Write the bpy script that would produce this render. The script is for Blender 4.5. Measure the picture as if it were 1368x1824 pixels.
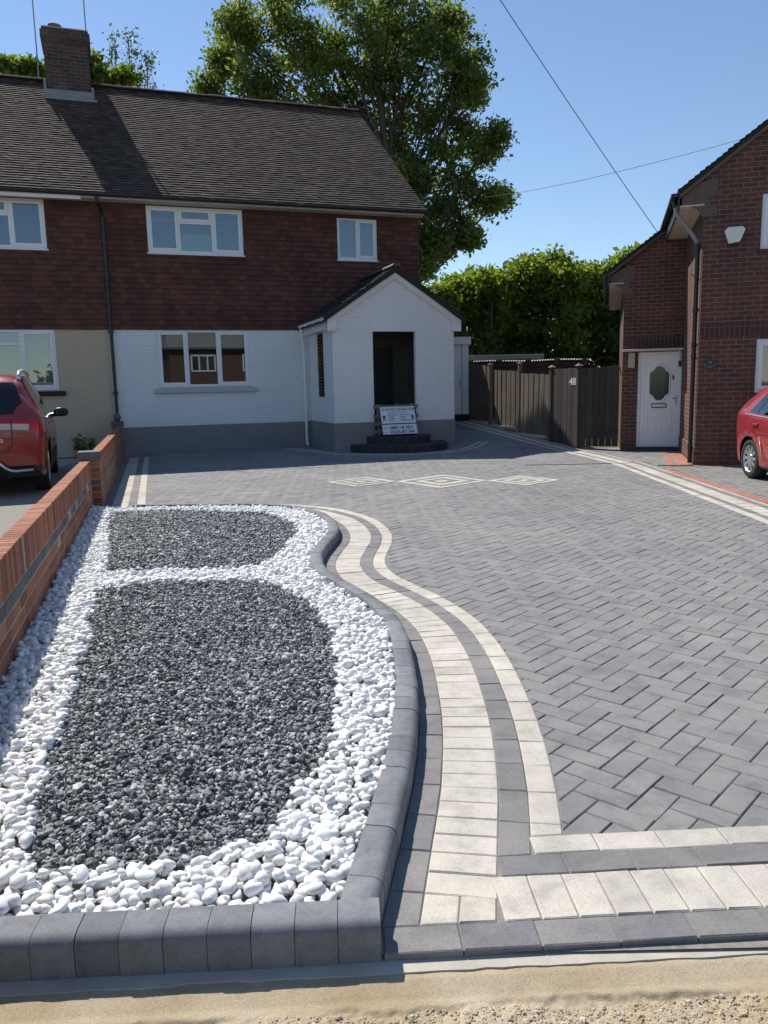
import bpy, math, random
import numpy as np
from mathutils import Matrix, Vector, Euler
random.seed(7); RNG = np.random.default_rng(7)
SC = bpy.context.scene
for o in list(bpy.data.objects): bpy.data.objects.remove(o)
COL = SC.collection
R = math.radians

# ------------------------------------------------------------------ camera
CAMH = 1.4; FPX = 1400.0
th = math.atan(222/FPX); rho = 0.022
F = Vector((0, math.cos(th), -math.sin(th))); R0 = Vector((1, 0, 0)); U0 = Vector((0, math.sin(th), math.cos(th)))
RR = math.cos(rho)*R0 - math.sin(rho)*U0; UU = math.sin(rho)*R0 + math.cos(rho)*U0
cd = bpy.data.cameras.new('camera'); cam = bpy.data.objects.new('camera', cd); COL.objects.link(cam)
m = Matrix.Identity(4)
for i in range(3):
    m[i][0] = RR[i]; m[i][1] = UU[i]; m[i][2] = -F[i]
m[2][3] = CAMH
cam.matrix_world = m
cd.sensor_fit = 'VERTICAL'; cd.sensor_height = 36.0; cd.sensor_width = 27.0; cd.lens = FPX/1824*36.0
cd.clip_start = 0.05; cd.clip_end = 2000
SC.camera = cam
# ------------------------------------------------------------------ world and sun
SUN_AZ, SUN_EL = 38.0, 50.0          # light travels towards (sin az, -cos az)
w = bpy.data.worlds.new('World'); SC.world = w; w.use_nodes = True
nt = w.node_tree; bg = nt.nodes['Background']
sky = nt.nodes.new('ShaderNodeTexSky'); sky.sky_type = 'NISHITA'; sky.sun_disc = False
sky.sun_elevation = R(SUN_EL); sky.sun_rotation = R(-SUN_AZ); sky.air_density = 1.0; sky.dust_density = 0.05; sky.ozone_density = 3.0; sky.altitude = 50
nt.links.new(sky.outputs[0], bg.inputs[0]); bg.inputs[1].default_value = 0.12
sd = bpy.data.lights.new('sun', 'SUN'); sun = bpy.data.objects.new('sun', sd); COL.objects.link(sun)
sd.energy = 5.0; sd.angle = R(0.5); sd.color = (1.0, 0.95, 0.87)
dv = Vector((math.sin(R(SUN_AZ))*math.cos(R(SUN_EL)), -math.cos(R(SUN_AZ))*math.cos(R(SUN_EL)), -math.sin(R(SUN_EL))))
sun.rotation_euler = dv.to_track_quat('-Z', 'Y').to_euler(); sun.location = (-10, 20, 30)
SC.view_settings.view_transform = 'Standard'; SC.view_settings.look = 'None'
SC.view_settings.exposure = 0.2; SC.view_settings.gamma = 1.0
SC.render.engine = 'CYCLES'

# ------------------------------------------------------------------ object helpers
def link(o): COL.objects.link(o); return o
def tag(o, label=None, cat=None, group=None, kind=None):
    if label: o['label'] = label
    if cat: o['category'] = cat
    if group: o['group'] = group
    if kind: o['kind'] = kind
    return o
def empty(name, loc=(0, 0, 0), rz=0.0, label=None, cat=None, group=None):
    o = bpy.data.objects.new(name, None); link(o); o.location = loc; o.rotation_euler = (0, 0, rz)
    o.empty_display_size = 0.2
    return tag(o, label, cat, group)
class MB:
    def __init__(s): s.v = []; s.f = []; s.mi = []; s.cur = 0
    def face(s, pts):
        n = len(s.v); s.v.extend([tuple(p) for p in pts]); s.f.append(tuple(range(n, n+len(pts)))); s.mi.append(s.cur)
    def add(s, vs, fs):
        n = len(s.v); s.v.extend([tuple(p) for p in vs])
        for f in fs: s.f.append(tuple(i+n for i in f)); s.mi.append(s.cur)
    def box(s, x0, x1, y0, y1, z0, z1, c=0.0):
        if c <= 0:
            vs = [(x, y, z) for z in (z0, z1) for y in (y0, y1) for x in (x0, x1)]
            s.add(vs, [(0, 2, 3, 1), (4, 5, 7, 6), (0, 1, 5, 4), (2, 6, 7, 3), (0, 4, 6, 2), (1, 3, 7, 5)])
            return s
        # chamfered box: 24 verts
        X = (x0, x1); Y = (y0, y1); Z = (z0, z1); vs = []; idx = {}
        for i in (0, 1):
            for j in (0, 1):
                for k in (0, 1):
                    a = c if i == 0 else -c; b = c if j == 0 else -c; d = c if k == 0 else -c
                    idx[i, j, k] = len(vs)
                    vs += [(X[i], Y[j]+b, Z[k]+d), (X[i]+a, Y[j], Z[k]+d), (X[i]+a, Y[j]+b, Z[k])]
        fs = []
        for ax in range(3):
            for sgn in (0, 1):
                q = []
                for (p, r) in ((0, 0), (1, 0), (1, 1), (0, 1)):
                    key = [0, 0, 0]; key[ax] = sgn; key[(ax+1) % 3] = p; key[(ax+2) % 3] = r
                    q.append(idx[tuple(key)]+ax)
                if sgn == 0: q.reverse()
                fs.append(tuple(q))
        for ax in range(3):
            b1, b2 = (ax+1) % 3, (ax+2) % 3
            for p in (0, 1):
                for r in (0, 1):
                    k0 = [0, 0, 0]; k1 = [0, 0, 0]; k0[ax] = 0; k1[ax] = 1
                    for kk in (k0, k1): kk[b1] = p; kk[b2] = r
                    q = [idx[tuple(k0)]+b1, idx[tuple(k1)]+b1, idx[tuple(k1)]+b2, idx[tuple(k0)]+b2]
                    if (p+r) % 2 == 1: q.reverse()
                    fs.append(tuple(q))
        for kx in idx:
            q = [idx[kx], idx[kx]+1, idx[kx]+2]
            if (sum(kx)) % 2 == 0: q.reverse()
            fs.append(tuple(q))
        s.add(vs, fs); return s
    def tube(s, pts, r, n=8, cap=True):
        pts = [Vector(p) for p in pts]; rs = r if hasattr(r, '__len__') else [r]*len(pts)
        rings = []; prev = None
        for i, p in enumerate(pts):
            t = (pts[min(i+1, len(pts)-1)]-pts[max(i-1, 0)]).normalized()
            if prev is None:
                a = Vector((0, 0, 1)) if abs(t.z) < 0.9 else Vector((1, 0, 0)); e = t.cross(a).normalized()
            else: e = (prev - t*prev.dot(t)).normalized()
            prev = e; g = t.cross(e)
            rings.append([p+(e*math.cos(2*math.pi*k/n)+g*math.sin(2*math.pi*k/n))*rs[i] for k in range(n)])
        vs = [q for ring in rings for q in ring]; fs = []
        for i in range(len(pts)-1):
            for k in range(n):
                k2 = (k+1) % n; fs.append((i*n+k, i*n+k2, (i+1)*n+k2, (i+1)*n+k))
        if cap:
            fs.append(tuple(reversed(range(n)))); fs.append(tuple(range((len(pts)-1)*n, len(pts)*n)))
        s.add(vs, fs); return s
    def prism(s, poly, z0, z1):          # poly list of (x,y) ccw
        n = len(poly); vs = [(x, y, z0) for x, y in poly]+[(x, y, z1) for x, y in poly]
        s.add(vs, [tuple(reversed(range(n))), tuple(range(n, 2*n))]+[(i, (i+1) % n, n+(i+1) % n, n+i) for i in range(n)]); return s
    def extr_y(s, poly, y0, y1):          # poly list of (x,z), front face looks to -y
        n = len(poly); vs = [(x, y0, z) for x, z in poly]+[(x, y1, z) for x, z in poly]
        s.add(vs, [tuple(range(n)), tuple(reversed(range(n, 2*n)))]+[((i+1) % n, i, n+i, n+(i+1) % n) for i in range(n)]); return s
    def lathe(s, prof, n=16, c=(0, 0, 0)):
        vs = []
        for r, z in prof:
            for k in range(n):
                a = 2*math.pi*k/n; vs.append((c[0]+r*math.cos(a), c[1]+r*math.sin(a), c[2]+z))
        fs = []
        for i in range(len(prof)-1):
            for k in range(n):
                k2 = (k+1) % n; fs.append((i*n+k, i*n+k2, (i+1)*n+k2, (i+1)*n+k))
        fs.append(tuple(reversed(range(n)))); fs.append(tuple(range((len(prof)-1)*n, len(prof)*n)))
        s.add(vs, fs); return s
    def build(s, name, mats, parent=None, smooth=False, loc=None, rot=None, kind=None):
        me = bpy.data.meshes.new(name); me.from_pydata([tuple(map(float, v)) for v in s.v], [], s.f)
        if not isinstance(mats, (list, tuple)): mats = [mats]
        for mm in mats: me.materials.append(mm)
        if len(mats) > 1: me.polygons.foreach_set('material_index', s.mi)
        if smooth: me.polygons.foreach_set('use_smooth', [True]*len(me.polygons))
        me.update()
        o = bpy.data.objects.new(name, me); link(o)
        if parent: o.parent = parent
        if loc: o.location = loc
        if rot: o.rotation_euler = rot
        if kind: o['kind'] = kind
        return o
def np_mesh(name, V, Fq, mat, parent=None, smooth=False):
    """V (n,3), Fq (m,k) constant face size"""
    me = bpy.data.meshes.new(name); k = Fq.shape[1]; mF = len(Fq)
    me.vertices.add(len(V)); me.vertices.foreach_set('co', V.astype(np.float32).ravel())
    me.loops.add(mF*k); me.loops.foreach_set('vertex_index', Fq.astype(np.int32).ravel())
    me.polygons.add(mF); me.polygons.foreach_set('loop_start', np.arange(0, mF*k, k, dtype=np.int32))
    me.polygons.foreach_set('loop_total', np.full(mF, k, dtype=np.int32))
    me.polygons.foreach_set('use_smooth', np.full(mF, smooth, dtype=bool))
    me.update(calc_edges=True); me.validate()
    me.materials.append(mat)
    o = bpy.data.objects.new(name, me); link(o)
    if parent: o.parent = parent
    return o

# ------------------------------------------------------------------ materials
class NB:
    def __init__(s, name):
        s.m = bpy.data.materials.new(name); s.m.use_nodes = True; s.nt = s.m.node_tree
        s.b = s.nt.nodes['Principled BSDF']; s.out = s.nt.nodes['Material Output']
        s.tc = s.n('ShaderNodeTexCoord'); s.co = s.tc.outputs['Object']
    def n(s, t, **kw):
        x = s.nt.nodes.new(t)
        for k, v in kw.items(): setattr(x, k, v)
        return x
    def l(s, a, b): s.nt.links.new(a, b)
    def noise(s, scale, detail=4, rough=0.6, vec=None):
        x = s.n('ShaderNodeTexNoise'); x.inputs['Scale'].default_value = scale; x.inputs['Detail'].default_value = detail; x.inputs['Roughness'].default_value = rough
        s.l(vec or s.co, x.inputs['Vector']); return x.outputs['Fac']
    def ramp(s, fac, stops):
        x = s.n('ShaderNodeValToRGB'); el = x.color_ramp.elements
        while len(el) < len(stops): el.new(0.5)
        for e, (p, c) in zip(el, stops): e.position = p; e.color = (*c, 1) if len(c) == 3 else c
        s.l(fac, x.inputs[0]); return x.outputs[0]
    def mix(s, fac, a, b, mode='MIX'):
        x = s.n('ShaderNodeMix', data_type='RGBA', blend_type=mode)
        for sock, val in ((x.inputs[0], fac), (x.inputs[6], a), (x.inputs[7], b)):
            if hasattr(val, 'links'): s.l(val, sock)
            else: sock.default_value = val if not hasattr(val, '__len__') else ((*val, 1) if len(val) == 3 else val)
        return x.outputs[2]
    def math(s, op, a, b=0.0):
        x = s.n('ShaderNodeMath', operation=op)
        for sock, val in ((x.inputs[0], a), (x.inputs[1], b)):
            if hasattr(val, 'links'): s.l(val, sock)
            else: sock.default_value = val
        return x.outputs[0]
    def bump(s, h, strength=0.3, dist=0.01, prev=None):
        x = s.n('ShaderNodeBump'); x.inputs['Strength'].default_value = strength; x.inputs['Distance'].default_value = dist
        s.l(h, x.inputs['Height'])
        if prev: s.l(prev, x.inputs['Normal'])
        s.l(x.outputs[0], s.b.inputs['Normal']); return x.outputs[0]
    def rnd(s): return s.n('ShaderNodeNewGeometry').outputs['Random Per Island']
    def col(s, c):
        if hasattr(c, 'links'): s.l(c, s.b.inputs['Base Color'])
        else: s.b.inputs['Base Color'].default_value = (*c, 1)
    def set(s, **kw):
        for k, v in kw.items(): s.b.inputs[k.replace('_', ' ')].default_value = v
        return s
def plain(name, c, rough=0.6, metal=0.0, nz=0.0, nsc=8.0, bump=0.0, **kw):
    x = NB(name)
    if nz > 0:
        f = x.noise(nsc, 5, 0.65); d = [max(0, v*(1-nz)) for v in c]; e = [min(1, v*(1+nz)) for v in c]
        x.col(x.ramp(f, [(0.3, d), (0.7, e)]))
        if bump > 0: x.bump(x.noise(nsc*12, 3), bump, 0.004)
    else: x.col(c)
    x.set(Roughness=rough, Metallic=metal, **kw); return x.m
def block_mat(name, c1, c2, c3=None, speck=0.25, rough=0.85, mott=3.0, bstr=0.35):
    """concrete block paving: tone per block, mottling, fine grain"""
    x = NB(name); r = x.rnd()
    base = x.ramp(r, [(0.0, c1), (0.5, c2), (1.0, c3 or c1)])
    mo = x.ramp(x.noise(mott*2.2, 6, 0.68), [(0.28, (0.70, 0.70, 0.72)), (0.5, (1, 1, 1)), (0.72, (1.17, 1.155, 1.13))])
    a = x.mix(1.0, base, mo, 'MULTIPLY')
    g = x.ramp(x.noise(260, 2, 0.7), [(0.3, (1-speck,)*3), (0.7, (1+speck,)*3)])
    a = x.mix(1.0, a, g, 'MULTIPLY')
    st = x.ramp(x.noise(14, 6, 0.75), [(0.28, (0.82, 0.80, 0.78)), (0.45, (1, 1, 1))])
    a = x.mix(1.0, a, x.ramp(x.noise(0.75, 6, 0.62), [(0.32, (0.86, 0.86, 0.87)), (0.5, (1, 1, 1)), (0.68, (1.16, 1.145, 1.12))]), 'MULTIPLY')
    a = x.mix(x.math('MULTIPLY', x.ramp(x.noise(34, 5, 0.8), [(0.60, (0, 0, 0)), (0.74, (1, 1, 1))]), 0.20), a, (0.42, 0.39, 0.34))
    x.col(x.mix(1.0, a, st, 'MULTIPLY')); x.bump(x.noise(300, 3, 0.7), bstr, 0.003); x.set(Roughness=rough); return x.m
def brick_mat(name, c1, c2, mortar, bw=0.225, rh=0.075, ms=0.009, bstr=0.6, soldier=False, rough=0.85, grime=0.25):
    x = NB(name); sep = x.n('ShaderNodeSeparateXYZ'); x.l(x.co, sep.inputs[0]); comb = x.n('ShaderNodeCombineXYZ')
    s1 = x.math('ADD', sep.outputs[0], sep.outputs[1])
    if soldier: x.l(sep.outputs[2], comb.inputs[0]); x.l(s1, comb.inputs[1])
    else: x.l(s1, comb.inputs[0]); x.l(sep.outputs[2], comb.inputs[1])
    b = x.n('ShaderNodeTexBrick'); x.l(comb.outputs[0], b.inputs['Vector'])
    b.inputs['Color1'].default_value = (*c1, 1); b.inputs['Color2'].default_value = (*c2, 1); b.inputs['Mortar'].default_value = (*mortar, 1)
    b.inputs['Scale'].default_value = 1.0; b.inputs['Mortar Size'].default_value = ms; b.inputs['Mortar Smooth'].default_value = 0.25
    b.inputs['Brick Width'].default_value = bw; b.inputs['Row Height'].default_value = rh; b.offset = 0.5 if not soldier else 0.0
    g = x.ramp(x.noise(1.3, 6, 0.65), [(0.3, (1-grime,)*3), (0.7, (1+grime,)*3)])
    f = x.ramp(x.noise(45, 3, 0.7), [(0.3, (0.82,)*3), (0.7, (1.15,)*3)])
    x.col(x.mix(1.0, x.mix(1.0, b.outputs['Color'], g, 'MULTIPLY'), f, 'MULTIPLY'))
    h = x.math('ADD', x.math('MULTIPLY', b.outputs['Fac'], -1.0), x.math('MULTIPLY', x.noise(90, 3), 0.35))
    x.bump(h, bstr, 0.008); x.set(Roughness=rough); return x.m
def island_mat(name, stops, rough=0.8, nsc=20, nz=0.2, bstr=0.3, bsc=80, spec=0.5):
    x = NB(name); base = x.ramp(x.rnd(), stops)
    g = x.ramp(x.noise(nsc, 5, 0.65), [(0.3, (1-nz,)*3), (0.7, (1+nz,)*3)])
    x.col(x.mix(1.0, base, g, 'MULTIPLY')); x.bump(x.noise(bsc, 4), bstr, 0.004); x.set(Roughness=rough); x.b.inputs['Specular IOR Level'].default_value = spec; return x.m
def leaf_mat(name, c1, c2, c3, trans=0.45):
    x = NB(name); c = x.ramp(x.rnd(), [(0, c1), (0.5, c2), (1, c3)])
    c = x.mix(1.0, c, x.ramp(x.noise(0.7, 3), [(0.35, (0.75, 0.8, 0.75)), (0.65, (1.2, 1.15, 1.1))]), 'MULTIPLY')
    x.col(c); x.set(Roughness=0.5)
    tr = x.n('ShaderNodeBsdfTranslucent'); x.l(x.mix(1.0, c, (1.5, 1.7, 0.6), 'MULTIPLY'), tr.inputs[0])
    mx = x.n('ShaderNodeMixShader'); mx.inputs[0].default_value = trans
    x.l(x.b.outputs[0], mx.inputs[1]); x.l(tr.outputs[0], mx.inputs[2]); x.l(mx.outputs[0], x.out.inputs[0]); return x.m
def glass_mat(name, tint=(0.55, 0.62, 0.62), base_refl=0.12):
    x = NB(name); nt = x.nt
    t = x.n('ShaderNodeBsdfTransparent'); t.inputs[0].default_value = (*tint, 1)
    g = x.n('ShaderNodeBsdfGlossy'); g.inputs['Roughness'].default_value = 0.015; g.inputs['Color'].default_value = (0.95, 0.97, 1, 1)
    fr = x.n('ShaderNodeFresnel'); fr.inputs[0].default_value = 1.5
    f = x.math('ADD', x.math('MULTIPLY', fr.outputs[0], 1.2), base_refl)
    cl = x.n('ShaderNodeClamp'); x.l(f, cl.inputs[0])
    mx = x.n('ShaderNodeMixShader'); x.l(cl.outputs[0], mx.inputs[0]); x.l(t.outputs[0], mx.inputs[1]); x.l(g.outputs[0], mx.inputs[2]); x.l(mx.outputs[0], x.out.inputs[0]); return x.m

M = {}
M['dark_block'] = block_mat('charcoal_paving', (0.196, 0.195, 0.193), (0.238, 0.231, 0.224), (0.216, 0.207, 0.201))
M['charcoal_band'] = block_mat('charcoal_band_block', (0.160, 0.160, 0.168), (0.222, 0.212, 0.206), (0.190, 0.182, 0.176))
M['cream_block'] = block_mat('cream_paving', (0.47, 0.435, 0.375), (0.54, 0.50, 0.43), (0.51, 0.465, 0.40), speck=0.20, bstr=0.5)
M['red_block'] = block_mat('red_paving', (0.40, 0.145, 0.10), (0.46, 0.18, 0.12), (0.36, 0.13, 0.09))
M['kerb'] = block_mat('charcoal_kerb', (0.115, 0.124, 0.138), (0.205, 0.213, 0.228), (0.150, 0.158, 0.172), mott=9.0, speck=0.2, rough=0.75)
M['joint'] = plain('kiln_dried_sand', (0.25, 0.225, 0.19), 0.95, nz=0.25, nsc=40)
M['buff_block'] = brick_mat('buff_paving', (0.30, 0.28, 0.25), (0.24, 0.225, 0.20), (0.15, 0.14, 0.12))
M['white_paint'] = None
def painted(name, c, grime):
    x = NB(name); sep = x.n('ShaderNodeSeparateXYZ'); x.l(x.co, sep.inputs[0]); comb = x.n('ShaderNodeCombineXYZ')
    x.l(x.math('ADD', sep.outputs[0], sep.outputs[1]), comb.inputs[0]); x.l(sep.outputs[2], comb.inputs[1])
    b = x.n('ShaderNodeTexBrick'); x.l(comb.outputs[0], b.inputs['Vector']); b.inputs['Scale'].default_value = 1
    b.inputs['Brick Width'].default_value = 0.24; b.inputs['Row Height'].default_value = 0.081; b.inputs['Mortar Size'].default_value = 0.007; b.inputs['Mortar Smooth'].default_value = 0.6
    _mp = x.n('ShaderNodeMapping'); _mp.inputs['Scale'].default_value = (7, 7, .7); x.l(x.co, _mp.inputs[0])
    x.col(x.mix(1.0, x.mix(1.0, c, x.ramp(x.noise(2.2, 6, 0.7), [(0.3, (1-grime,)*3), (0.65, (1.02,)*3)]), 'MULTIPLY'), x.ramp(x.noise(1.5, 5, .7, _mp.outputs[0]), [(0.3, (.965, .96, .95)), (.55, (1, 1, 1))]), 'MULTIPLY'))
    mpv = x.n('ShaderNodeMapping'); mpv.inputs['Scale'].default_value = (9, 9, .8); x.l(x.co, mpv.inputs[0])
    w1 = x.ramp(x.noise(1.1, 3), [(0.35, (0.12,)*3), (0.65, (1,)*3)])
    h = x.mix(1.0, x.math('MULTIPLY', b.outputs['Fac'], -1.0), w1, 'MULTIPLY')
    h2 = x.math('SUBTRACT', x.math('MULTIPLY', x.noise(60, 4), 0.3), x.math('MULTIPLY', b.outputs['Fac'], w1))
    x.bump(h2, 0.75, 0.008); x.set(Roughness=0.75); return x.m
M['white_wall'] = painted('white_painted_brick', (0.80, 0.80, 0.80), 0.07)
M['grey_plinth'] = painted('grey_painted_plinth', (0.255, 0.25, 0.245), 0.15)
M['cream_wall'] = painted('cream_painted_brick', (0.56, 0.455, 0.32), 0.1)
M['upvc'] = plain('white_upvc', (0.80, 0.80, 0.80), 0.35, nz=0.03, nsc=3)
M['white_board'] = plain('white_board', (0.78, 0.77, 0.75), 0.5, nz=0.05, nsc=5)
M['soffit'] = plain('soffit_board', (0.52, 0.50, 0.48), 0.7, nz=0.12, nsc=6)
M['stone_sill'] = plain('painted_stone_sill', (0.50, 0.50, 0.50), 0.8, nz=0.1, nsc=14)
M['black_pl'] = plain('black_plastic', (0.018, 0.018, 0.02), 0.35)
M['roof_tile'] = island_mat('old_clay_roof_tile', [(0, (0.048, 0.031, 0.024)), (0.35, (0.072, 0.048, 0.037)), (0.8, (0.094, 0.065, 0.051)), (1, (0.13, 0.095, 0.075))], 0.9, 3.0, 0.25, 0.5)
M['hung_tile'] = island_mat('red_hung_tile', [(0, (0.075, 0.031, 0.022)), (0.5, (0.108, 0.040, 0.027)), (0.85, (0.138, 0.053, 0.035)), (1, (0.095, 0.050, 0.037))], 0.85, 1.5, 0.3, 0.4)
M['slate'] = island_mat('dark_slate_tile', [(0, (0.035, 0.037, 0.042)), (1, (0.065, 0.067, 0.073))], 0.55, 4.0, 0.2, 0.2)
M['under'] = plain('roof_underlay', (0.03, 0.026, 0.024), 0.95)
M['chimney_brick'] = brick_mat('sooty_chimney_brick', (0.12, 0.055, 0.040), (0.055, 0.035, 0.030), (0.13, 0.115, 0.10), 0.25, 0.083, grime=0.35)
M['lead'] = plain('lead_flashing', (0.24, 0.245, 0.255), 0.55, nz=0.2, nsc=12)
M['pot'] = plain('clay_pot', (0.16, 0.10, 0.075), 0.85, nz=0.3, nsc=12)
M['red_brick'] = brick_mat('dark_red_brick', (0.135, 0.048, 0.033), (0.080, 0.034, 0.026), (0.19, 0.14, 0.11), 0.225, 0.0755, 0.0075)
M['soldier_brick'] = brick_mat('soldier_course_brick', (0.085, 0.032, 0.027), (0.055, 0.026, 0.024), (0.12, 0.09, 0.08), 0.225, 0.0755, 0.0075, soldier=True)
M['garden_brick'] = island_mat('orange_red_brick', [(0, (0.23, 0.078, 0.042)), (0.5, (0.35, 0.128, 0.068)), (1, (0.41, 0.175, 0.095))], 0.85, 30, 0.22, 0.6, 120)
M['garden_brick_light'] = island_mat('salmon_brick', [(0, (0.44, 0.16, 0.105)), (0.5, (0.56, 0.21, 0.14)), (1, (0.50, 0.175, 0.11))], 0.85, 30, 0.15, 0.6, 120)
M['blue_brick'] = island_mat('blue_grey_brick', [(0, (0.085, 0.083, 0.082)), (1, (0.15, 0.145, 0.14))], 0.7, 30, 0.2, 0.5, 120)
M['mortar'] = plain('mortar', (0.44, 0.38, 0.31), 0.95, nz=0.2, nsc=40, bump=0.3)
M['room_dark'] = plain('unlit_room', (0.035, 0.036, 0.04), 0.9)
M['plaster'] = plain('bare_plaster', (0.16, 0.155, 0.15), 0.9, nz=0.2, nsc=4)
M['glass'] = glass_mat('window_glass', (0.70, 0.78, 0.80), 0.06)
M['glass_car'] = glass_mat('car_glass', (0.20, 0.22, 0.22), 0.05)
M['curtain'] = plain('net_curtain', (0.50, 0.52, 0.51), 0.9, nz=0.12, nsc=6)
M['vblind'] = plain('vertical_blind', (0.55, 0.62, 0.58), 0.85, nz=0.15, nsc=5)
M['blind'] = plain('roller_blind', (0.62, 0.64, 0.64), 0.8)
M['blind_dim'] = plain('blue_grey_blind', (0.13, 0.19, 0.25), 0.8)
M['old_wood'] = None
def wood(name, stops, bstr=0.5):
    x = NB(name); mp = x.n('ShaderNodeMapping'); mp.inputs['Scale'].default_value = (22, 22, 1.2); x.l(x.co, mp.inputs[0])
    g = x.ramp(x.noise(2.2, 6, 0.7, mp.outputs[0]), [(0.3, (0.62,)*3), (0.7, (1.3,)*3)])
    c = x.mix(1.0, x.ramp(x.rnd(), stops), g, 'MULTIPLY')
    c = x.mix(1.0, c, x.ramp(x.noise(1.8, 5), [(0.3, (0.75, 0.74, 0.72)), (0.7, (1.2, 1.18, 1.12))]), 'MULTIPLY')
    x.col(c); x.bump(x.noise(3.0, 5, 0.7, mp.outputs[0]), bstr, 0.005); x.set(Roughness=0.9); return x.m
M['fence_wood'] = wood('weathered_fence_board', [(0, (0.12, 0.092, 0.068)), (0.5, (0.200, 0.158, 0.120)), (1, (0.15, 0.118, 0.086))])
M['gate_wood'] = wood('shaded_gate_board', [(0, (0.045, 0.036, 0.031)), (0.6, (0.075, 0.060, 0.052)), (1, (0.058, 0.046, 0.038))])  # board tone darkened, the gate's shade is put into the colour
M['pallet_wood'] = wood('pallet_board', [(0, (0.22, 0.20, 0.15)), (1, (0.30, 0.26, 0.20))])
M['bark'] = plain('bark', (0.085, 0.065, 0.05), 0.95, nz=0.35, nsc=5, bump=0.6)
M['oak_leaf'] = leaf_mat('oak_leaf', (0.080, 0.102, 0.034), (0.130, 0.158, 0.052), (0.190, 0.218, 0.078), 0.55)
M['hedge_leaf'] = leaf_mat('laurel_leaf', (0.100, 0.135, 0.024), (0.155, 0.200, 0.034), (0.21, 0.255, 0.05), 0.55)
M['birch_leaf'] = leaf_mat('birch_leaf', (0.07, 0.085, 0.06), (0.10, 0.12, 0.08), (0.13, 0.15, 0.10), 0.3)
M['chrome'] = plain('chrome', (0.75, 0.76, 0.78), 0.15, 1.0)
M['alloy'] = plain('alloy_wheel', (0.62, 0.63, 0.65), 0.28, 0.85)
M['rubber'] = plain('tyre_rubber', (0.02, 0.02, 0.021), 0.75, nz=0.2, nsc=30)
M['galv'] = plain('galvanised_metal', (0.35, 0.35, 0.36), 0.45, 0.7)
M['dark_metal'] = plain('dark_metal', (0.035, 0.035, 0.04), 0.5, 0.6)
M['sheet_roof'] = plain('corrugated_sheet', (0.46, 0.46, 0.45), 0.7, nz=0.3, nsc=5)
def paint(name, c, coat=0.8):
    x = NB(name); x.col(x.mix(x.ramp(x.noise(3.0, 5), [(0.3, (0, 0, 0)), (0.75, (0.22,)*3)]), c, (0.30, 0.24, 0.19)))
    x.set(Roughness=0.33, Metallic=0.15, Coat_Weight=coat, Coat_Roughness=0.06); return x.m
M['car_red'] = paint('red_car_paint', (0.36, 0.012, 0.022))
M['car_maroon'] = paint('deep_red_car_paint', (0.28, 0.009, 0.015))
M['lamp_red'] = plain('red_lens', (0.50, 0.01, 0.015), 0.12)
M['lamp_clear'] = plain('clear_lens', (0.55, 0.45, 0.38), 0.12)
M['silver_trim'] = plain('silver_trim', (0.62, 0.63, 0.65), 0.3, 0.5)
M['ink_navy'] = plain('navy_print', (0.015, 0.025, 0.09), 0.6)
M['ink_black'] = plain('black_print', (0.02, 0.02, 0.025), 0.6)
M['ink_red'] = plain('red_print', (0.28, 0.03, 0.03), 0.6)
M['sign_white'] = plain('sign_board_face', (0.78, 0.79, 0.80), 0.4, nz=0.04, nsc=6)
M['plaque_black'] = plain('plaque_black', (0.015, 0.016, 0.017), 0.35)
M['pale_paint'] = plain('number_paint', (0.62, 0.60, 0.55), 0.7)

# ------------------------------------------------------------------ layout frames
AL = R(19); O = Vector((-5.85, 18.05, 0)); ul = Vector((math.cos(AL), math.sin(AL), 0)); nl = Vector((-math.sin(AL), math.cos(AL), 0))
BR = R(-16); CR = Vector((5.23, 13.16, 0))
def toL(x, y):
    d = Vector((x, y, 0))-O; return d.dot(ul), d.dot(nl)
def fromL(u, n, z=0): 
    p = O+ul*u+nl*n; return (p.x, p.y, z)
def sstep(a, b, x):
    t = min(1, max(0, (x-a)/(b-a))); return t*t*(3-2*t)
def gz(x, y):                 # the drive climbs between the houses
    u, n = toL(x, y); return min(0.42, 0.08*max(0, n+4.27))*sstep(6.6, 9.0, u)

# ------------------------------------------------------------------ driveway geometry
def catmull(P, per=14):
    P = [np.array(p, float) for p in P]; P = [2*P[0]-P[1]]+P+[2*P[-1]-P[-2]]; out = []
    for i in range(1, len(P)-2):
        for k in range(per):
            t = k/per; a, b, c, d = P[i-1:i+3]
            out.append(0.5*((2*b)+(-a+c)*t+(2*a-5*b+4*c-d)*t*t+(-a+3*b-3*c+d)*t**3))
    out.append(P[-2]); return np.array(out)
def normals(C):              # left normals
    T = np.gradient(C, axis=0); T /= np.linalg.norm(T, axis=1)[:, None]
    return np.stack([-T[:, 1], T[:, 0]], 1)
def arc(C):
    d = np.linalg.norm(np.diff(C, axis=0), axis=1); return np.concatenate([[0], np.cumsum(d)])
def resample(C, L):
    s = arc(C); n = max(1, int(round(s[-1]/L))); t = np.linspace(0, s[-1], n+1); idx = np.interp(t, s, np.arange(len(C)))
    return idx
def at(C, i): 
    i = np.asarray(i); return np.stack([np.interp(i, np.arange(len(C)), C[:, 0]), np.interp(i, np.arange(len(C)), C[:, 1])], -1)
Q = catmull([(.455, 1.74), (.495, 2.0), (.535, 2.256), (.573, 2.5), (.603, 2.79), (.622, 3.04), (.632, 3.3), (.632, 3.75), (.612, 4.13), (.555, 4.55), (.42, 5.0),
             (.24, 5.4), (.10, 5.7), (.02, 6.0), (.0, 6.3), (.035, 6.7), (.07, 7.05), (.065, 7.5), (-.03, 8.08), (-.22, 8.62), (-.55, 9.13), (-.95, 9.45), (-1.4, 9.62), (-2.2, 9.72), (-2.93, 9.76)])
QN = normals(Q)
def Qoff(d): return Q+QN*d
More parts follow.
